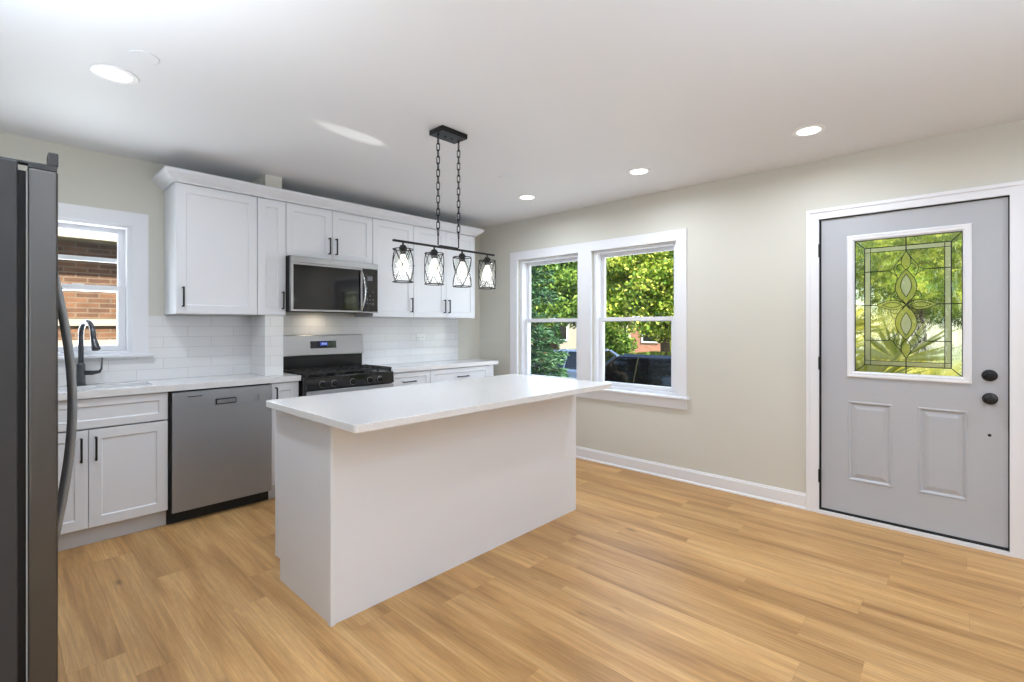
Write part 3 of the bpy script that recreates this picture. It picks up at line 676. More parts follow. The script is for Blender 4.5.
M['lcdtext'] = mat('white_lcd_digits', (200, 220, 255), .4, emit=(190, 215, 255), es=.7)
bm = BM()
def seg(bm, x, z, w, h, dig):
    t = .0022; S7 = {'0': 'abcdef', '1': 'bc', '2': 'abged', '5': 'afgcd', '8': 'abcdefg'}[dig]
    y = lambda zz: 4.1365 + (zz - 1.134) * .079 - .0006
    for c in S7:
        q = {'a': (x, x + w, z + h - t, z + h), 'd': (x, x + w, z, z + t), 'g': (x, x + w, z + h / 2 - t / 2, z + h / 2 + t / 2), 'f': (x, x + t, z + h / 2, z + h), 'b': (x + w - t, x + w, z + h / 2, z + h), 'e': (x, x + t, z, z + h / 2), 'c': (x + w - t, x + w, z, z + h / 2)}[c]
        box(bm, q[0], q[1], y(q[2]), y(q[2]) + .001, q[2], q[3])
for i, ch in enumerate('1250'): seg(bm, 1.958 + i * .013 + (.003 if i > 1 else 0), 1.144, .009, .015, ch)
finish('clock_digits', bm, M['lcdtext'], bgd)
# burners and grates
for (x, y, r) in ((1.80, 3.83, .045), (1.80, 4.03, .036), (2.01, 3.93, .05), (2.23, 3.83, .036), (2.23, 4.03, .045)):
    bm = BM(); lathe(bm, (x, y, .9082), [(r + .012, 0), (r + .010, .006), (r, .008), (r * .95, .016), (r * .6, .018)], 24); finish('burner', bm, M['iron'], g_)
for (a, b) in ((rx0 + .012, 1.880), (1.883, 2.140), (2.143, rx1 - .010)):
    bm = BM(); y0, y1 = YR + .012, 4.135; zt = .944; w = .011
    ring_frame(bm, lambda p, q, d: (p, q, zt - d), a, b, y0, y1, w, 0, .013)
    xm = (a + b) / 2; ym = (y0 + y1) / 2
    for x in (a + (b - a) * .25, xm, a + (b - a) * .75): box(bm, x - w / 2, x + w / 2, y0 + w, y1 - w, zt - .011, zt - .001)
    for y in (y0 + (y1 - y0) * .27, ym, y0 + (y1 - y0) * .73): box(bm, a + w, b - w, y - w / 2, y + w / 2, zt - .012, zt - .0015)
    for x in (a + .008, b - .008):
        for y in (y0 + .008, y1 - .008, ym): box(bm, x - .006, x + .006, y - .006, y + .006, .9082, zt - .012)
    finish('grate', bm, M['iron'], g_)

# ------------------------------------------------------------------ microwave
m_ = thing('microwave', 'over-the-range stainless and black glass microwave with curved handle', 'microwave', (1.94, 4.0, 1.42))
mx0, mx1 = 1.5585, 2.3185; YM = 3.800; mz0, mz1 = 1.422, 1.8615
finish('body', boxes((mx0 + .001, mx1 - .001, YM + .03, YN - .010, mz0 + .004, mz1 - .0005)), M['gasket'], m_)
finish('top_trim', boxes((mx0, mx1, YM - .004, YM + .0295, 1.808, mz1 - .006)), M['steel_range'], m_, bevel=.002)
dm = finish('door', ring_frame(BM(), mapy(YM), mx0, 2.168, mz0 + .004, 1.806, .018, 0, .0295, .014), M['steel_range'], m_, bevel=.001)
finish('door_glass', boxes((mx0 + .018, 2.150, YM + .001, YM + .02, mz0 + .018, 1.792)), M['blackglass'], dm)
hp = []
for i in range(17):
    t = i / 16; hp.append((2.152 + .018 * math.sin(math.pi * t), YM - .008 - .038 * math.sin(math.pi * t) ** .7, 1.440 + .345 * t))
bm = tube(BM(), hp, .0135, 12, flat=.6); box(bm, 2.143, 2.161, YM - .012, YM - .0002, 1.438, 1.458); box(bm, 2.143, 2.161, YM - .012, YM - .0002, 1.770, 1.790)
finish('handle', bm, M['steel_pol'], m_, smooth=True)
cp = finish('control_panel', boxes((2.170, mx1 - .001, YM, YM + .0295, mz0 + .012, 1.806)), M['blackglass'], m_, bevel=.002)
finish('bottom_trim', boxes((2.169, mx1, YM - .001, YM + .0295, mz0 + .002, mz0 + .0115)), M['steel'], m_)
M['lcdgrey'] = mat('grey_display', (96, 98, 108), .3)
finish('display', boxes((2.215, 2.265, YM - .0008, YM, 1.705, 1.745)), M['lcdgrey'], cp)
for (i, j) in ((0, 0), (1, 0), (2, 0), (0, 1), (1, 1), (2, 1), (0, 3), (2, 3), (1, 2), (0, 4)): finish('key', boxes((2.207 + i * .028, 2.219 + i * .028, YM - .0008, YM, 1.500 + j * .034, 1.508 + j * .034)), M['lcdgrey'], cp)

area('microwave_task_lamp', (1.92, 4.06, 1.419), (0, .25, -1), .08, .05, .42, (1., .84, .62), 160)

# ------------------------------------------------------------------ island
i_ = thing('kitchen_island', 'white panelled kitchen island base with recessed toe kick', 'kitchen island', (1.9, 2.3, 0))
ix0, ix1, iy0, iy1, iyf = 1.010, 2.815, 2.018, 2.570, 2.655
finish('body', boxes((ix0 + .004, ix1 - .004, iy0 + .003, iyf - .022, .108, .8925)), M['cab'], i_)
finish('base', boxes((ix0 + .004, ix1 - .004, iy0 + .003, iy1, .0, .1075)), M['cab'], i_)
bm = BM(); prism(bm, [(iy0 + .001, 0), (iy1, 0), (iy1, .108), (iyf - .023, .108), (iyf - .023, .8925), (iy0 + .001, .8925)], lambda a, b, d: (d, a, b), ix0 - .012, ix0 + .0035); finish('end_panel', bm, M['cab'], i_)
bm = BM(); prism(bm, [(iy0 + .001, 0), (iy1, 0), (iy1, .108), (iyf - .023, .108), (iyf - .023, .8925), (iy0 + .001, .8925)], lambda a, b, d: (d, a, b), ix1 - .0035, ix1 + .004); finish('end_panel', bm, M['cab'], i_)
finish('back_panel', boxes((ix0 - .008, ix1 + .004, iy0 - .009, iy0 + .0005, .001, .8925)), M['cab'], i_)
finish('corner_trim', boxes((ix0 - .020, ix0 + .002, iy0 - .0165, iy0 - .0093, .0, .8925), (ix0 - .020, ix0 - .0125, iy0 - .0093, iy0 + .014, .0, .8925)), M['cab'], i_, bevel=.0015)
nd = 4
for k in range(nd):
    a = ix0 + .004 + (ix1 - ix0 - .008) * k / nd; b = ix0 + .004 + (ix1 - ix0 - .008) * (k + 1) / nd
    d = finish('door', shaker(mapyn(iyf), a, b, .110, .690), M['cab'], i_); pull((b - .04 if k % 2 == 0 else a + .04, iyf, .50), (b - .04 if k % 2 == 0 else a + .04, iyf, .64), (0, 1, 0), d)
    d = finish('drawer_front', shaker(mapyn(iyf), a, b, .697, .878, rail=.045), M['cab'], i_); pull(((a + b) / 2 - .07, iyf, .79), ((a + b) / 2 + .07, iyf, .79), (0, 1, 0), d)
# worktop with rounded corners
bm = BM(); pts = []
tx0, tx1, ty0, ty1, rad = .945, 2.824, 1.712, 2.625, .016
for cx, cy, a0 in ((tx1 - rad, ty1 - rad, 0), (tx0 + rad, ty1 - rad, 90), (tx0 + rad, ty0 + rad, 180), (tx1 - rad, ty0 + rad, 270)):
    for k in range(6): a = R(a0 + 90 * k / 5); pts.append((cx + rad * math.cos(a), cy + rad * math.sin(a)))
prism(bm, pts, lambda a, b, d: (a, b, d), .893, .925)
tag(finish('island_worktop', bm, M['quartz'], origin_at=(1.9, 2.2, .885), bevel=.002), 'white quartz worktop overhanging the kitchen island', 'countertop')

# ------------------------------------------------------------------ refrigerator
r_ = thing('refrigerator', 'dark stainless side-by-side refrigerator with long curved handles', 'refrigerator', (-.3, 2.36, 0))
fy0, fy1 = 1.90, 2.81
finish('body', boxes((-.70, .040, fy0, fy1, .03, 1.765)), M['fridge_side'], r_, bevel=.004)
finish('gasket', boxes((.0405, .0575, fy0 + .020, fy1 - .02, .08, 1.745)), M['gasket'], r_)
finish('seal_edge', boxes((.0560, .0590, fy0 + .003, fy0 + .008, .10, 1.745)), M['seal'], r_)
for a, b, hy in ((fy0, 2.300, 2.262), (2.306, fy1, 2.344)):
    d = finish('door', boxes((.0600, .121, a, b, .095, 1.752)), M['dark_steel'], r_, bevel=.005)
    pts = []
    for i in range(25):
        t = i / 24; pts.append((.130 + .053 * math.sin(math.pi * t), hy, .54 + .98 * t))
    bm = tube(BM(), pts, .0102, 12); box(bm, .1205, .138, hy - .011, hy + .011, .54, .57); box(bm, .1205, .138, hy - .011, hy + .011, 1.49, 1.52)
    finish('handle', bm, M['fridge_handle'], d, smooth=True)
finish('top_cap', boxes((.0605, .119, fy0 + .001, fy1 - .001, 1.7525, 1.767)), M['fridge_side'], r_)
for a in (fy0 + .012, fy1 - .072):
    bm = boxes((.100, .122, a - .01, a + .055, 1.7675, 1.806), (-.04, .0995, a + .015, a + .045, 1.7675, 1.776)); finish('hinge_cover', bm, M['fridge_side'], r_, bevel=.003)
finish('vent_grille', boxes((.02, .060, fy0 + .01, fy1 - .01, .012, .075)), M['gasket'], r_)
bm = BM()
for x in (-.62, -.02):
    for y in (fy0 + .06, fy1 - .06): finish('foot', lathe(BM(), (x, y, 0), [(.02, 0), (.02, .03)], 12), M['gasket'], r_)
bm.free()

# ------------------------------------------------------------------ outlet on the backsplash
o_ = thing('wall_outlet', 'white horizontal outlet on the backsplash past the range', 'outlet', (3.08, YN - .008, 1.19))
finish('cover_plate', boxes((3.025, 3.140, YN - .0145, YN - .0085, 1.155, 1.225)), M['white_plastic'], o_, bevel=.002)
for a in (3.040, 3.090):
    s = finish('socket', boxes((a, a + .034, YN - .0165, YN - .0146, 1.172, 1.208)), M['white_plastic'], o_, bevel=.001)
    finish('slots', boxes((a + .010, a + .012, YN - .0172, YN - .0166, 1.182, 1.192), (a + .020, a + .022, YN - .0172, YN - .0166, 1.182, 1.192)), M['gasket'], s)

# ------------------------------------------------------------------ ceiling fittings
M['led'] = mat('led_diffuser', (255, 255, 255), .5, emit=(255, 250, 242), es=9)
def downlight(x, y, lbl, power=11):
    t = thing('recessed_light', lbl, 'ceiling light', (x, y, ZC), 'recessed ceiling lights')
    bm = BM(); lathe(bm, (x, y, ZC), [(.088, -.0002), (.090, -.003), (.086, -.006), (.063, -.007), (.061, -.003), (.061, -.0002)], 36); finish('trim_ring', bm, M['lampwhite'], t)
    bm = BM(); lathe(bm, (x, y, ZC), [(.060, -.0003), (.060, -.0045), (.04, -.005), (.001, -.005)], 36); finish('diffuser', bm, M['led'], t)
    l = area('downlight_lamp', (x, y, ZC - .012), (0, 0, -1), .12, .12, power, (.84, .92, 1.), 170, 'DISK')
    return t
downlight(.374, 2.862, 'round recessed ceiling light in front of the sink window', 15)
downlight(3.300, .665, 'round recessed ceiling light nearest the entry door')
downlight(3.300, 1.774, 'round recessed ceiling light above the near half of the double window')
downlight(3.274, 2.872, 'round recessed ceiling light farthest from the door, past the pendant')
downlight(.37, -.4, 'round recessed ceiling light over the open living area', 18)
for x, y in ( (.37, -2.0), (3.3, -.9), (3.3, -2.2), (-1.6, -1.2)):
    downlight(x, y, 'round recessed ceiling light over the open living area')
for x, y, l in ((2.735, 2.630, 'small round white ceiling cover plate near the far recessed light'), (.436, 2.589, 'small round white ceiling cover plate beside the recessed light by the sink')):
    bm = BM(); lathe(bm, (x, y, ZC), [(.055, -.0002), (.056, -.003), (.052, -.0045), (.001, -.005)], 36)
    tag(finish('ceiling_cover_plate', bm, M['ceiling'], origin_at=(x, y, ZC)), l, 'cover plate')

# ------------------------------------------------------------------ pendant
px, py = 1.858, 2.258
pd = thing('pendant_light', 'black linear chandelier of four caged clear glass shades over the island', 'chandelier', (px, py, ZC))
finish('canopy', boxes((px - .098, px + .098, py - .062, py + .062, ZC - .030, ZC - .0003)), M['black'], pd, bevel=.003)
bm = BM()
bm.free()
for x in (px - .025, px + .025): finish('canopy_screw', lathe(BM(), (x, py, ZC - .0302), [(.005, 0), (.0055, -.006), (.002, -.009)], 10), M['black'], pd)
zb = 1.776
finish('bar', boxes((px - .388, px + .388, py - .0065, py + .0065, zb - .006, zb + .006)), M['black'], pd, bevel=.002)
finish('center_plate', boxes((px - .070, px + .070, py - .010, py + .010, zb - .001, zb + .012)), M['black'], pd, bevel=.002)
def link(bm, c, L, wd, r, ang):
    pts = []
    for k in range(16):
        a = 2 * math.pi * k / 16; u = math.cos(a) * wd; v = math.sin(a) * wd + (L / 2 - wd) * (1 if math.sin(a) >= 0 else -1)
        pts.append((c[0] + u * math.cos(ang), c[1] + u * math.sin(ang), c[2] + v))
    tube(bm, pts, r, 6, True)
for x in (px - .079, px + .079):
    bm = BM(); z = ZC - .034; L = .046; k = 0
    lathe(bm, (x, py, ZC - .0302), [(.008, 0), (.007, -.012), (.004, -.018)], 10)
    z = ZC - .048
    while z - L > zb + .03:
        link(bm, (x, py, z - L / 2), L, .0090, .0028, (k % 2) * math.pi / 2 + .5); z -= L - .0075; k += 1
    tube(bm, [(x, py, z + .004), (x, py, zb + .0115)], .0038, 8)
    finish('chain', bm, M['black'], pd)
M['bulb'] = mat('glowing_bulb', (255, 252, 245), .3, emit=(255, 247, 236), es=2.2)
for k, rot in zip(range(4), (-38, -20, 8, -25)):
    x = px + (k - 1.5) * .2155; zt, zl = 1.733, 1.553; rr_ = .055
    bm = BM(); lathe(bm, (x, py, zb - .006), [(.005, 0), (.005, -.010), (.012, -.013), (.019, -.020), (.0215, -.030), (.0215, -.040), (.010, -.0405)], 20); sk1 = finish('socket_cap', bm, M['black'], pd, smooth=False)
    bm = BM(); lathe(bm, (x, py, 0), [(.017, 1.730), (.017, 1.705), (.012, 1.7045)], 16); finish('socket', bm, M['black'], sk1)
    cg = BM()
    def ringpts(z, r, n=28): return [(x + r * math.cos(2 * math.pi * j / n), py + r * math.sin(2 * math.pi * j / n), z) for j in range(n)]
    tube(cg, ringpts(zt, rr_), .0028, 6, True); tube(cg, ringpts(zl, rr_), .0030, 6, True); tube(cg, ringpts(zl, rr_ - .008), .0015, 6, True)
    for j in range(3): a = 2 * math.pi * j / 3 + .4; tube(cg, [(x + .02 * math.cos(a), py + .02 * math.sin(a), zt), (x + rr_ * math.cos(a), py + rr_ * math.sin(a), zt)], .0015, 6)
    for j in range(4):
        a0 = R(rot) + math.pi / 2 * j
        for s in (1, -1):
            tube(cg, [(x + (rr_ + .001) * math.cos(a0 + s * math.pi / 2 * (t / 10 - .5)), py + (rr_ + .001) * math.sin(a0 + s * math.pi / 2 * (t / 10 - .5)), zl + (zt - zl) * t / 10) for t in range(11)], .0026, 6)
        for s_ in (0,): lathe(cg, (x + (rr_ + .003) * math.cos(a0), py + (rr_ + .003) * math.sin(a0), (zt + zl) / 2), [(.001, -.004), (.0035, -.002), (.0035, .002), (.001, .004)], 8)
    finish('cage', cg, M['black'], pd)
    bm = BM(); lathe(bm, (x, py, 0), [(.018, 1.722), (.044, 1.718), (.0455, 1.712), (.0455, 1.560), (.0438, 1.560), (.0438, 1.710), (.043, 1.7155), (.018, 1.7195)], 28)
    finish('glass_shade', bm, M['shade_glass'], pd, smooth=True)
    bm = BM(); lathe(bm, (x, py, 0), [(.012, 1.7045), (.014, 1.690), (.026, 1.665), (.030, 1.645), (.028, 1.625), (.018, 1.610), (.001, 1.604)], 20)
    finish('bulb', bm, M['bulb'], pd, smooth=True)
    ld = bpy.data.lights.new('pendant_bulb_lamp', 'POINT'); ld.energy = 1.6; ld.shadow_soft_size = .03; ld.color = (.97, .98, 1)
    lo = bpy.data.objects.new('pendant_bulb_lamp', ld); C.objects.link(lo); lo.location = (x, py, 1.59)

# ------------------------------------------------------------------ outside
GZ_ = -.86
M['lawn'] = mat('lawn_grass', (104, 112, 74), .95, noise=.35, nscale=14)
M['asphalt'] = mat('asphalt', (96, 96, 98), .9, noise=.15, nscale=30)
M['concrete'] = mat('concrete', (180, 178, 172), .9, noise=.1, nscale=12)
M['bark'] = mat('bark', (84, 68, 54), .95, noise=.4, nscale=20, bump=.8, bscale=20)
struct('ground', boxes((-30, 5.9, -30, 60, GZ_ - .3, GZ_)), M['lawn'], 'grass lawn around the house', 'lawn')
struct('sidewalk', boxes((5.9, 6.3, -30, 60, GZ_ - .3, GZ_ + .02)), M['concrete'], 'concrete sidewalk along the street', 'sidewalk')
struct('street', boxes((6.3, 14.4, -30, 60, GZ_ - .3, GZ_ - .03)), M['asphalt'], 'asphalt street where the cars are parked', 'street')
struct('far_lawn', boxes((14.4, 60, -30, 60, GZ_ - .3, GZ_)), M['lawn'], 'grass verge across the street', 'lawn')
struct('porch', boxes((4.2, 4.95, -1.6, 1.6, GZ_ - .3, -.18)), M['concrete'], 'unseen concrete porch slab added to reflect light at the entry door', 'porch')  # unseen slab added to bounce light towards the door glass
# neighbour's brick building north of the kitchen
nb = thing('brick_building', 'orange brick neighbouring building seen through the sink window', 'building', (0, 7.3, GZ_))
finish('brick_wall', boxes((-6, 3.6, 7.2, 12, GZ_, 2.25)), M['brick'], nb)
M['band'] = mat('cream_stone_band', (160, 152, 136), .8)
finish('stone_band', boxes((-6, 3.61, 7.17, 7.2, 1.31, 1.385)), M['band'], nb)
finish('foundation', boxes((-6, 3.61, 7.16, 7.2, GZ_, 1.15)), M['band'], nb)
bm = BM(); prism(bm, [(6.9, 2.25), (6.9, 2.42), (9.6, 3.9), (12.3, 2.42), (12.3, 2.25)], lambda a, b, d: (d, a, b), -6.3, 3.9); finish('roof', bm, M['band'], nb)

def leafmat(name, c1, c2, c3, trans=.35):
    m = bpy.data.materials.new(name); m.use_nodes = True; n = m.node_tree.nodes; l = m.node_tree.links; b = n['Principled BSDF']
    b.inputs['Roughness'].default_value = .5; b.inputs['Specular IOR Level'].default_value = .3
    g = n.new('ShaderNodeNewGeometry'); r = n.new('ShaderNodeValToRGB'); e = r.color_ramp.elements
    e[0].color = (*lin(c1), 1); e[1].color = (*lin(c3), 1); k = e.new(.5); k.color = (*lin(c2), 1)
    l.new(g.outputs['Random Per Island'], r.inputs[0]); l.new(r.outputs[0], b.inputs['Base Color'])
    t = n.new('ShaderNodeBsdfTranslucent'); l.new(r.outputs[0], t.inputs[0])
    mx = n.new('ShaderNodeMixShader'); mx.inputs[0].default_value = trans; l.new(b.outputs[0], mx.inputs[1]); l.new(t.outputs[0], mx.inputs[2])
    l.new(mx.outputs[0], n['Material Output'].inputs[0])
    return m
M['leaf'] = leafmat('green_leaves', (52, 84, 32), (96, 132, 50), (160, 182, 84))
M['leaf_y'] = leafmat('yellow_green_leaves', (72, 112, 38), (138, 162, 52), (222, 218, 104))
M['leaf_d'] = leafmat('dark_green_leaves', (38, 66, 32), (58, 92, 40), (88, 120, 50))
M['spruce'] = leafmat('blue_green_needles', (40, 74, 48), (62, 100, 66), (96, 132, 88), .15)
M['frond'] = leafmat('yellow_green_fronds', (166, 172, 60), (224, 214, 88), (246, 238, 176), .5)
def quads(name, cen, ax, up, m, parent):
    """leaf blades: centre, half-length vector, half-width vector arrays -> pointed 4-gons"""
    n = len(cen); v = np.empty((n, 4, 3)); v[:, 0] = cen - ax; v[:, 1] = cen + up; v[:, 2] = cen + ax; v[:, 3] = cen - up
    o0 = np.array(origin(parent)); v = v.reshape(-1, 3) - o0
    me = bpy.data.meshes.new(name); me.vertices.add(n * 4); me.vertices.foreach_set('co', v.ravel())
    me.loops.add(n * 4); me.loops.foreach_set('vertex_index', np.arange(n * 4)); me.polygons.add(n)
    me.polygons.foreach_set('loop_start', np.arange(n) * 4); me.polygons.foreach_set('loop_total', np.full(n, 4)); me.update(calc_edges=True)
    o = bpy.data.objects.new(name, me); C.objects.link(o); me.materials.append(m); o.parent = parent; return o
def unit(rng, n):
    a = rng.normal(size=(n, 3)); return a / np.linalg.norm(a, axis=1)[:, None]
def tree(label, x, y, zc_, rad, rz, n, m, seed, leaf=.085, group='trees along the street', ncl=70):
    rng = np.random.default_rng(seed)
    t = thing('street_tree', label, 'tree', (x, y, GZ_), group)
    bm = BM(); rb = random.Random(seed)
    tube(bm, [(x, y, GZ_ - .05), (x + .05, y, GZ_ + 1.2), (x, y + .06, zc_ - rz * .3), (x, y, zc_ + rz * .6)], [.22, .17, .13, .03], 10)
    cl = unit(rng, ncl) * (rng.random(ncl)[:, None] ** .4) * np.array([rad, rad, rz]) * .86 + np.array([x, y, zc_])
    for c in cl[:26]:
        h = zc_ - rz * .55 + rb.random() * rz * .6
        tube(bm, [(x, y, h), tuple((np.array([x, y, h]) * .5 + c * .5) + np.array([0, 0, -.1])), tuple(c)], [.06, .035, .01], 6)
    finish('trunk', bm, M['bark'], t)
    ci = rng.integers(0, ncl, n); cs = rad * (.17 + .16 * rng.random(ncl))
    cen = cl[ci] + unit(rng, n) * (rng.random(n)[:, None] ** .5) * cs[ci][:, None] * np.array([1.15, 1.15, .8])
    a = unit(rng, n); b = np.cross(a, unit(rng, n)); b /= np.linalg.norm(b, axis=1)[:, None]
    s = leaf * (.6 + .8 * rng.random(n))[:, None]
    quads('crown', cen, a * s, b * s * .55, m, t)
    return t
tree('broad green deciduous tree across the street from the farther window', 16.8, 13.2, 3.1, 2.7, 2.6, 34000, M['leaf'], 3, .085)
tree('yellow-green sunlit tree across the street from the window nearer the door', 16.2, 7.7, 3.0, 2.6, 2.3, 44000, M['leaf_y'], 5, .075)
tree('dark green tree behind the spruce', 13.4, 17.5, 3.0, 2.2, 2.6, 16000, M['leaf_d'], 7, .10)
tree('tall green tree filling the gap behind the street trees', 23.5, 14.0, 4.2, 3.6, 3.6, 36000, M['leaf'], 9, .12)
tree('leafy green tree beyond the entry door', 16.6, .8, 3.1, 2.8, 2.2, 11000, M['leaf_y'], 11, .10)
tree('tall distant tree beyond the entry door and street', 25.0, -1.5, 3.2, 4.2, 3.4, 9000, M['leaf'], 13, .18)
def shrub(label, x, y, r, h, n, m, seed):
    rng = np.random.default_rng(seed); t = thing('shrub', label, 'shrub', (x, y, GZ_), 'shrubs in front of the houses')
    bm = BM()
    for k in range(7):
        a = 2 * math.pi * k / 7; tube(bm, [(x, y, GZ_ - .02), (x + r * .4 * math.cos(a), y + r * .4 * math.sin(a), GZ_ + h * .7)], [.03, .01], 5)
    finish('stems', bm, M['bark'], t)
    cl = unit(rng, 24) * rng.random(24)[:, None] ** .4 * np.array([r, r, h * .45]) * .8 + np.array([x, y, GZ_ + h * .55]); ci = rng.integers(0, 24, n)
    cen = cl[ci] + unit(rng, n) * rng.random(n)[:, None] ** .5 * r * .35; a = unit(rng, n); b = np.cross(a, unit(rng, n)); b /= np.linalg.norm(b, axis=1)[:, None]
    quads('foliage', cen, a * .08, b * .045, m, t)
shrub('rounded dark green shrub in front of the pale house', 20.5, 16.6, 1.1, 2.6, 6000, M['leaf_d'], 41)
shrub('green shrub between the pink brick house and the pale house', 20.0, 12.2, 1.2, 2.6, 7000, M['leaf'], 42)
shrub('yellow-green shrub in front of the pink brick house', 21.5, 9.7, .8, 2.1, 5000, M['leaf_y'], 43)
# spruce in the front yard
sx_, sy_ = 5.30, 4.95
sp = thing('spruce_tree', 'blue-green spruce close outside the farther window', 'tree', (sx_, sy_, GZ_), 'yard plants')
bm = tube(BM(), [(sx_, sy_, GZ_ - .05), (sx_, sy_, 4.6)], [.12, .02], 8)
rng = np.random.default_rng(21); cen = []; ax = []; up = []
for k in range(300):
    h = GZ_ + .25 + 5.1 * rng.random() ** 1.25; L = .98 * (1 - (h - GZ_) / 5.9) + .1; a = rng.random() * 2 * math.pi
    d = np.array([math.cos(a), math.sin(a), 0]); side = np.array([-d[1], d[0], 0]); base = np.array([sx_, sy_, h])
    droop = lambda t: -.22 * t * L + .10 * t * t * L
    tube(bm, [tuple(base + d * L * t + np.array([0, 0, droop(t)])) for t in (0, .5, 1)], [.014, .009, .003], 4)
    for q in range(30):
        t = .15 + .85 * rng.random(); w = .30 * L * (1.1 - t) * rng.choice([-1, 1]) * rng.random()
        p = base + d * L * t + side * w + np.array([0, 0, droop(t) - abs(w) * .25])
        for s in range(5):
            v = d * (.6 + .4 * rng.random()) + side * rng.normal() * .7 + np.array([0, 0, rng.normal() * .45 - .15]); v /= np.linalg.norm(v)
            o2 = np.cross(v, rng.normal(size=3)); o2 /= np.linalg.norm(o2)
            cen.append(p + v * .03 + rng.normal(size=3) * .02); ax.append(v * .055); up.append(o2 * .010)
finish('trunk', bm, M['bark'], sp)
quads('needles', np.array(cen), np.array(ax), np.array(up), M['spruce'], sp)
# fan palms / grasses beyond the entry door
def fan_plant(label, x, y, h, n, L, seed, m):
    rng = np.random.default_rng(seed); t = thing('fan_plant', label, 'plant', (x, y, GZ_), 'plants beyond the entry door')
    bm = BM(); cen = []; ax = []; up = []
    for k in range(n):
        a = rng.random() * 2 * math.pi; el = .95 + rng.random() * .55
        d = np.array([math.cos(a) * math.cos(el), math.sin(a) * math.cos(el), math.sin(el)]); ln = h * (.55 + .45 * rng.random())
        tip = np.array([x, y, GZ_ + .1]) + d * ln
        tube(bm, [(x, y, GZ_ - .02), tuple(np.array([x, y, GZ_]) + d * ln * .5 + np.array([0, 0, .06])), tuple(tip)], [.012, .01, .006], 5)
        s = np.cross(d, [0, 0, 1]); s /= np.linalg.norm(s)
        for q in range(26):
            f = -1.25 + 2.5 * q / 25; v = d * math.cos(f) + s * math.sin(f) + np.array([0, 0, -.12 + .1 * rng.normal()]); v /= np.linalg.norm(v)
            w = np.cross(v, np.cross(d, s)); w /= np.linalg.norm(w); l = L * (.75 + .3 * rng.random())
            cen.append(tip + v * l * .5); ax.append(v * l * .5); up.append(w * .013)
    finish('stems', bm, M['leaf_d'], t)
    quads('fronds', np.array(cen), np.array(ax), np.array(up), m, t)
fan_plant('yellow-green fan-leaved plant outside the entry door on the window side', 5.25, .92, 2.1, 44, .42, 31, M['frond'])
fan_plant('yellow-green fan-leaved plant outside the entry door on the lock side', 5.30, -1.15, 2.3, 44, .42, 33, M['frond'])

# houses across the street
hs = thing('brick_house', 'pink brick house across the street with pale gable', 'building', (32, 13.3, GZ_))
finish('brick_wall', boxes((29, 36, 10.5, 16.2, GZ_, 3.0)), M['brick_far'], hs)
bm = BM(); prism(bm, [(10.0, 3.0), (13.35, 6.0), (16.7, 3.0)], lambda a, b, d: (d, a, b), 28.6, 36.4); finish('roof', bm, M['concrete'], hs)
for a in (12.0, 14.8):
    w = finish('window', ring_frame(BM(), mapx(28.95), a - .6, a + .6, .2, 1.9, .09, 0, .04), M['trim'], hs); finish('pane', boxes((28.99, 28.999, a - .51, a + .51, .29, 1.81)), M['blackglass'], w)
h2 = thing('white_house', 'pale sided house across the street beyond the trees', 'building', (30, 24, GZ_))
finish('siding_wall', boxes((29, 37, 20, 29, GZ_, 3.2)), mat('cream_siding', (196, 182, 162), .8), h2)
bm = BM(); prism(bm, [(19.5, 3.2), (24.5, 6.4), (29.5, 3.2)], lambda a, b, d: (d, a, b), 28.6, 37.4); finish('roof', bm, M['asphalt'], h2)
for a in (22.0, 26.5):
    w = finish('window', ring_frame(BM(), mapx(28.95), a - .6, a + .6, .2, 1.9, .09, 0, .04), M['trim'], h2); finish('pane', boxes((28.99, 28.999, a - .51, a + .51, .29, 1.81)), M['blackglass'], w)

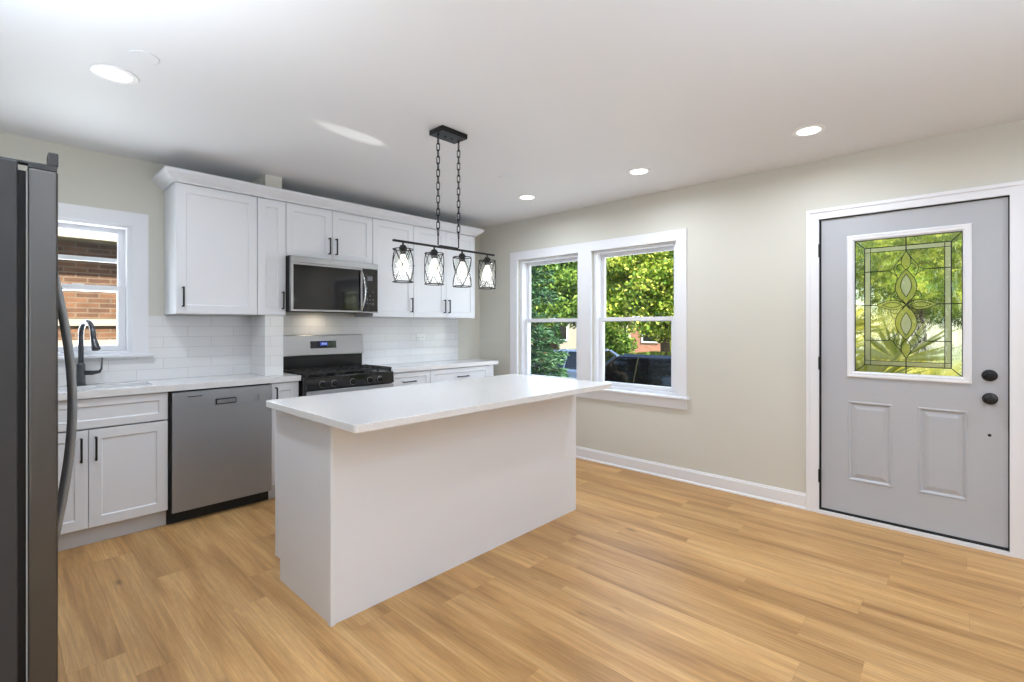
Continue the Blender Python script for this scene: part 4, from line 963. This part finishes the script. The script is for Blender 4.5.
# cars
M['tire'] = mat('tire_rubber', (24, 24, 25), .8)
M['rim'] = mat('alloy_rim', (170, 172, 176), .3, metal=1.)
M['headlamp'] = mat('clear_headlamp', (225, 230, 235), .1, spec=.8)
def car(label, x, y, ry, paint, suv=False):
    """length along the car's own x axis, nose at +x; then rotated to face ry degrees"""
    t = thing('car', label, 'car', (x, y, GZ_ - .03), 'cars parked on the street')
    t.rotation_euler = (0, 0, R(ry)); ORI[t.name] = Vector((0, 0, 0))
    H = 1.72 if suv else 1.50; Lh = 2.35; belt = 1.02 if suv else .95
    prof = [(-Lh, .42), (-Lh + .02, .78), (-Lh + .12, belt - .02), (-Lh + .5, belt), (.95, belt), (1.5, belt - .07), (2.1, belt - .20), (2.30, .66), (Lh, .42), (2.2, .26)]
    for cx in (1.42, -1.40):
        arc = [(cx + .37 * math.cos(a), .26 + .40 * math.sin(a)) for a in [math.pi * k / 8 for k in range(9)]]
        prof += arc
    prof += [(-2.2, .26)]
    bm = BM(); rings = []
    for wv, ins in ((-.90, .05), (-.88, .0), (-.6, -.01), (.6, -.01), (.88, .0), (.90, .05)):
        rings.append([bm.verts.new((px_ * (1 - ins * .3), wv, pz_ - (ins if pz_ > .7 else 0))) for px_, pz_ in prof])
    n = len(prof)
    for A, B in zip(rings, rings[1:]):
        for k in range(n): bm.faces.new((A[k], A[(k + 1) % n], B[(k + 1) % n], B[k]))
    bm.faces.new(rings[0]); bm.faces.new(rings[-1][::-1])
    body = finish('body', bm, paint, t, bevel=.02)
    # greenhouse
    lo = [(-2.2, belt), (.98, belt)] if suv else [(-1.75, belt), (.98, belt)]
    hi = [(-1.95, H - .02), (.10, H - .02)] if suv else [(-.95, H - .02), (.15, H - .02)]
    def hexa(bm, a0, a1, z0, b0, b1, z1, w0, w1):
        v = [bm.verts.new(p) for p in ((a0, -w0, z0), (a1, -w0, z0), (a1, w0, z0), (a0, w0, z0), (b0, -w1, z1), (b1, -w1, z1), (b1, w1, z1), (b0, w1, z1))]
        for f in ((0, 3, 2, 1), (4, 5, 6, 7), (0, 1, 5, 4), (1, 2, 6, 5), (2, 3, 7, 6), (3, 0, 4, 7)): bm.faces.new([v[i] for i in f])
    bm = BM(); hexa(bm, lo[0][0], lo[1][0], belt - .03, hi[0][0], hi[1][0], H - .05, .80, .62); finish('windows', bm, M['blackglass'], t, bevel=.02)
    bm = BM(); hexa(bm, hi[0][0] - .02, hi[1][0] + .02, H - .055, hi[0][0] + .08, hi[1][0] - .1, H, .635, .56); finish('roof', bm, paint, t, bevel=.02)
    bm = BM()
    for s in (1, -1):
        for (a, b) in ((lo[1][0], hi[1][0]), (lo[0][0], hi[0][0]), ((-.25), (-.30)), (-1.15 if suv else -1.0, -1.05 if suv else -.85)):
            tube(bm, [(a, s * .805, belt - .02), (b, s * .63, H - .045)], .032 if abs(a) > .9 and a != -1.0 and a != -1.15 else .014, 6)
    finish('pillars', bm, paint, t)
    for wx in (1.42, -1.40):
        for s in (1, -1):
            bm = BM(); lathe(bm, (wx, s * .80 - .10, .33), [(.22, 0), (.32, .01), (.33, .05), (.33, .15), (.32, .19), (.22, .20)], 24, 'y'); w = finish('wheel', bm, M['tire'], t)
            bm = BM(); lathe(bm, (wx, s * .80 - .105, .33), [(.05, 0), (.21, .006), (.21, .204), (.05, .21)], 20, 'y'); finish('rim', bm, M['rim'], w)
    for s in (1, -1):
        finish('headlight', boxes((2.10, 2.30, s * .70 - .13, s * .70 + .13, .62, .72)), M['headlamp'], t, bevel=.02)
        finish('side_mirror', boxes((.72, .86, s * .95 - .09, s * .95 + .09, belt, belt + .13)), paint, t, bevel=.03)
    return t
car('near-black sport utility vehicle parked closest outside the window nearer the door', 7.95, 4.25, 90, mat('black_car_paint', (16, 19, 24), .12, spec=.6, coat=.8), True)
car('silver sport utility vehicle parked beyond the black vehicle', 12.1, 3.75, 90, mat('silver_car_paint', (176, 184, 196), .25, metal=.4, coat=.6), True)
car('blue car parked beyond the spruce outside the farther window', 12.1, 8.75, 90, mat('blue_car_paint', (96, 112, 136), .2, metal=.3, coat=.8))
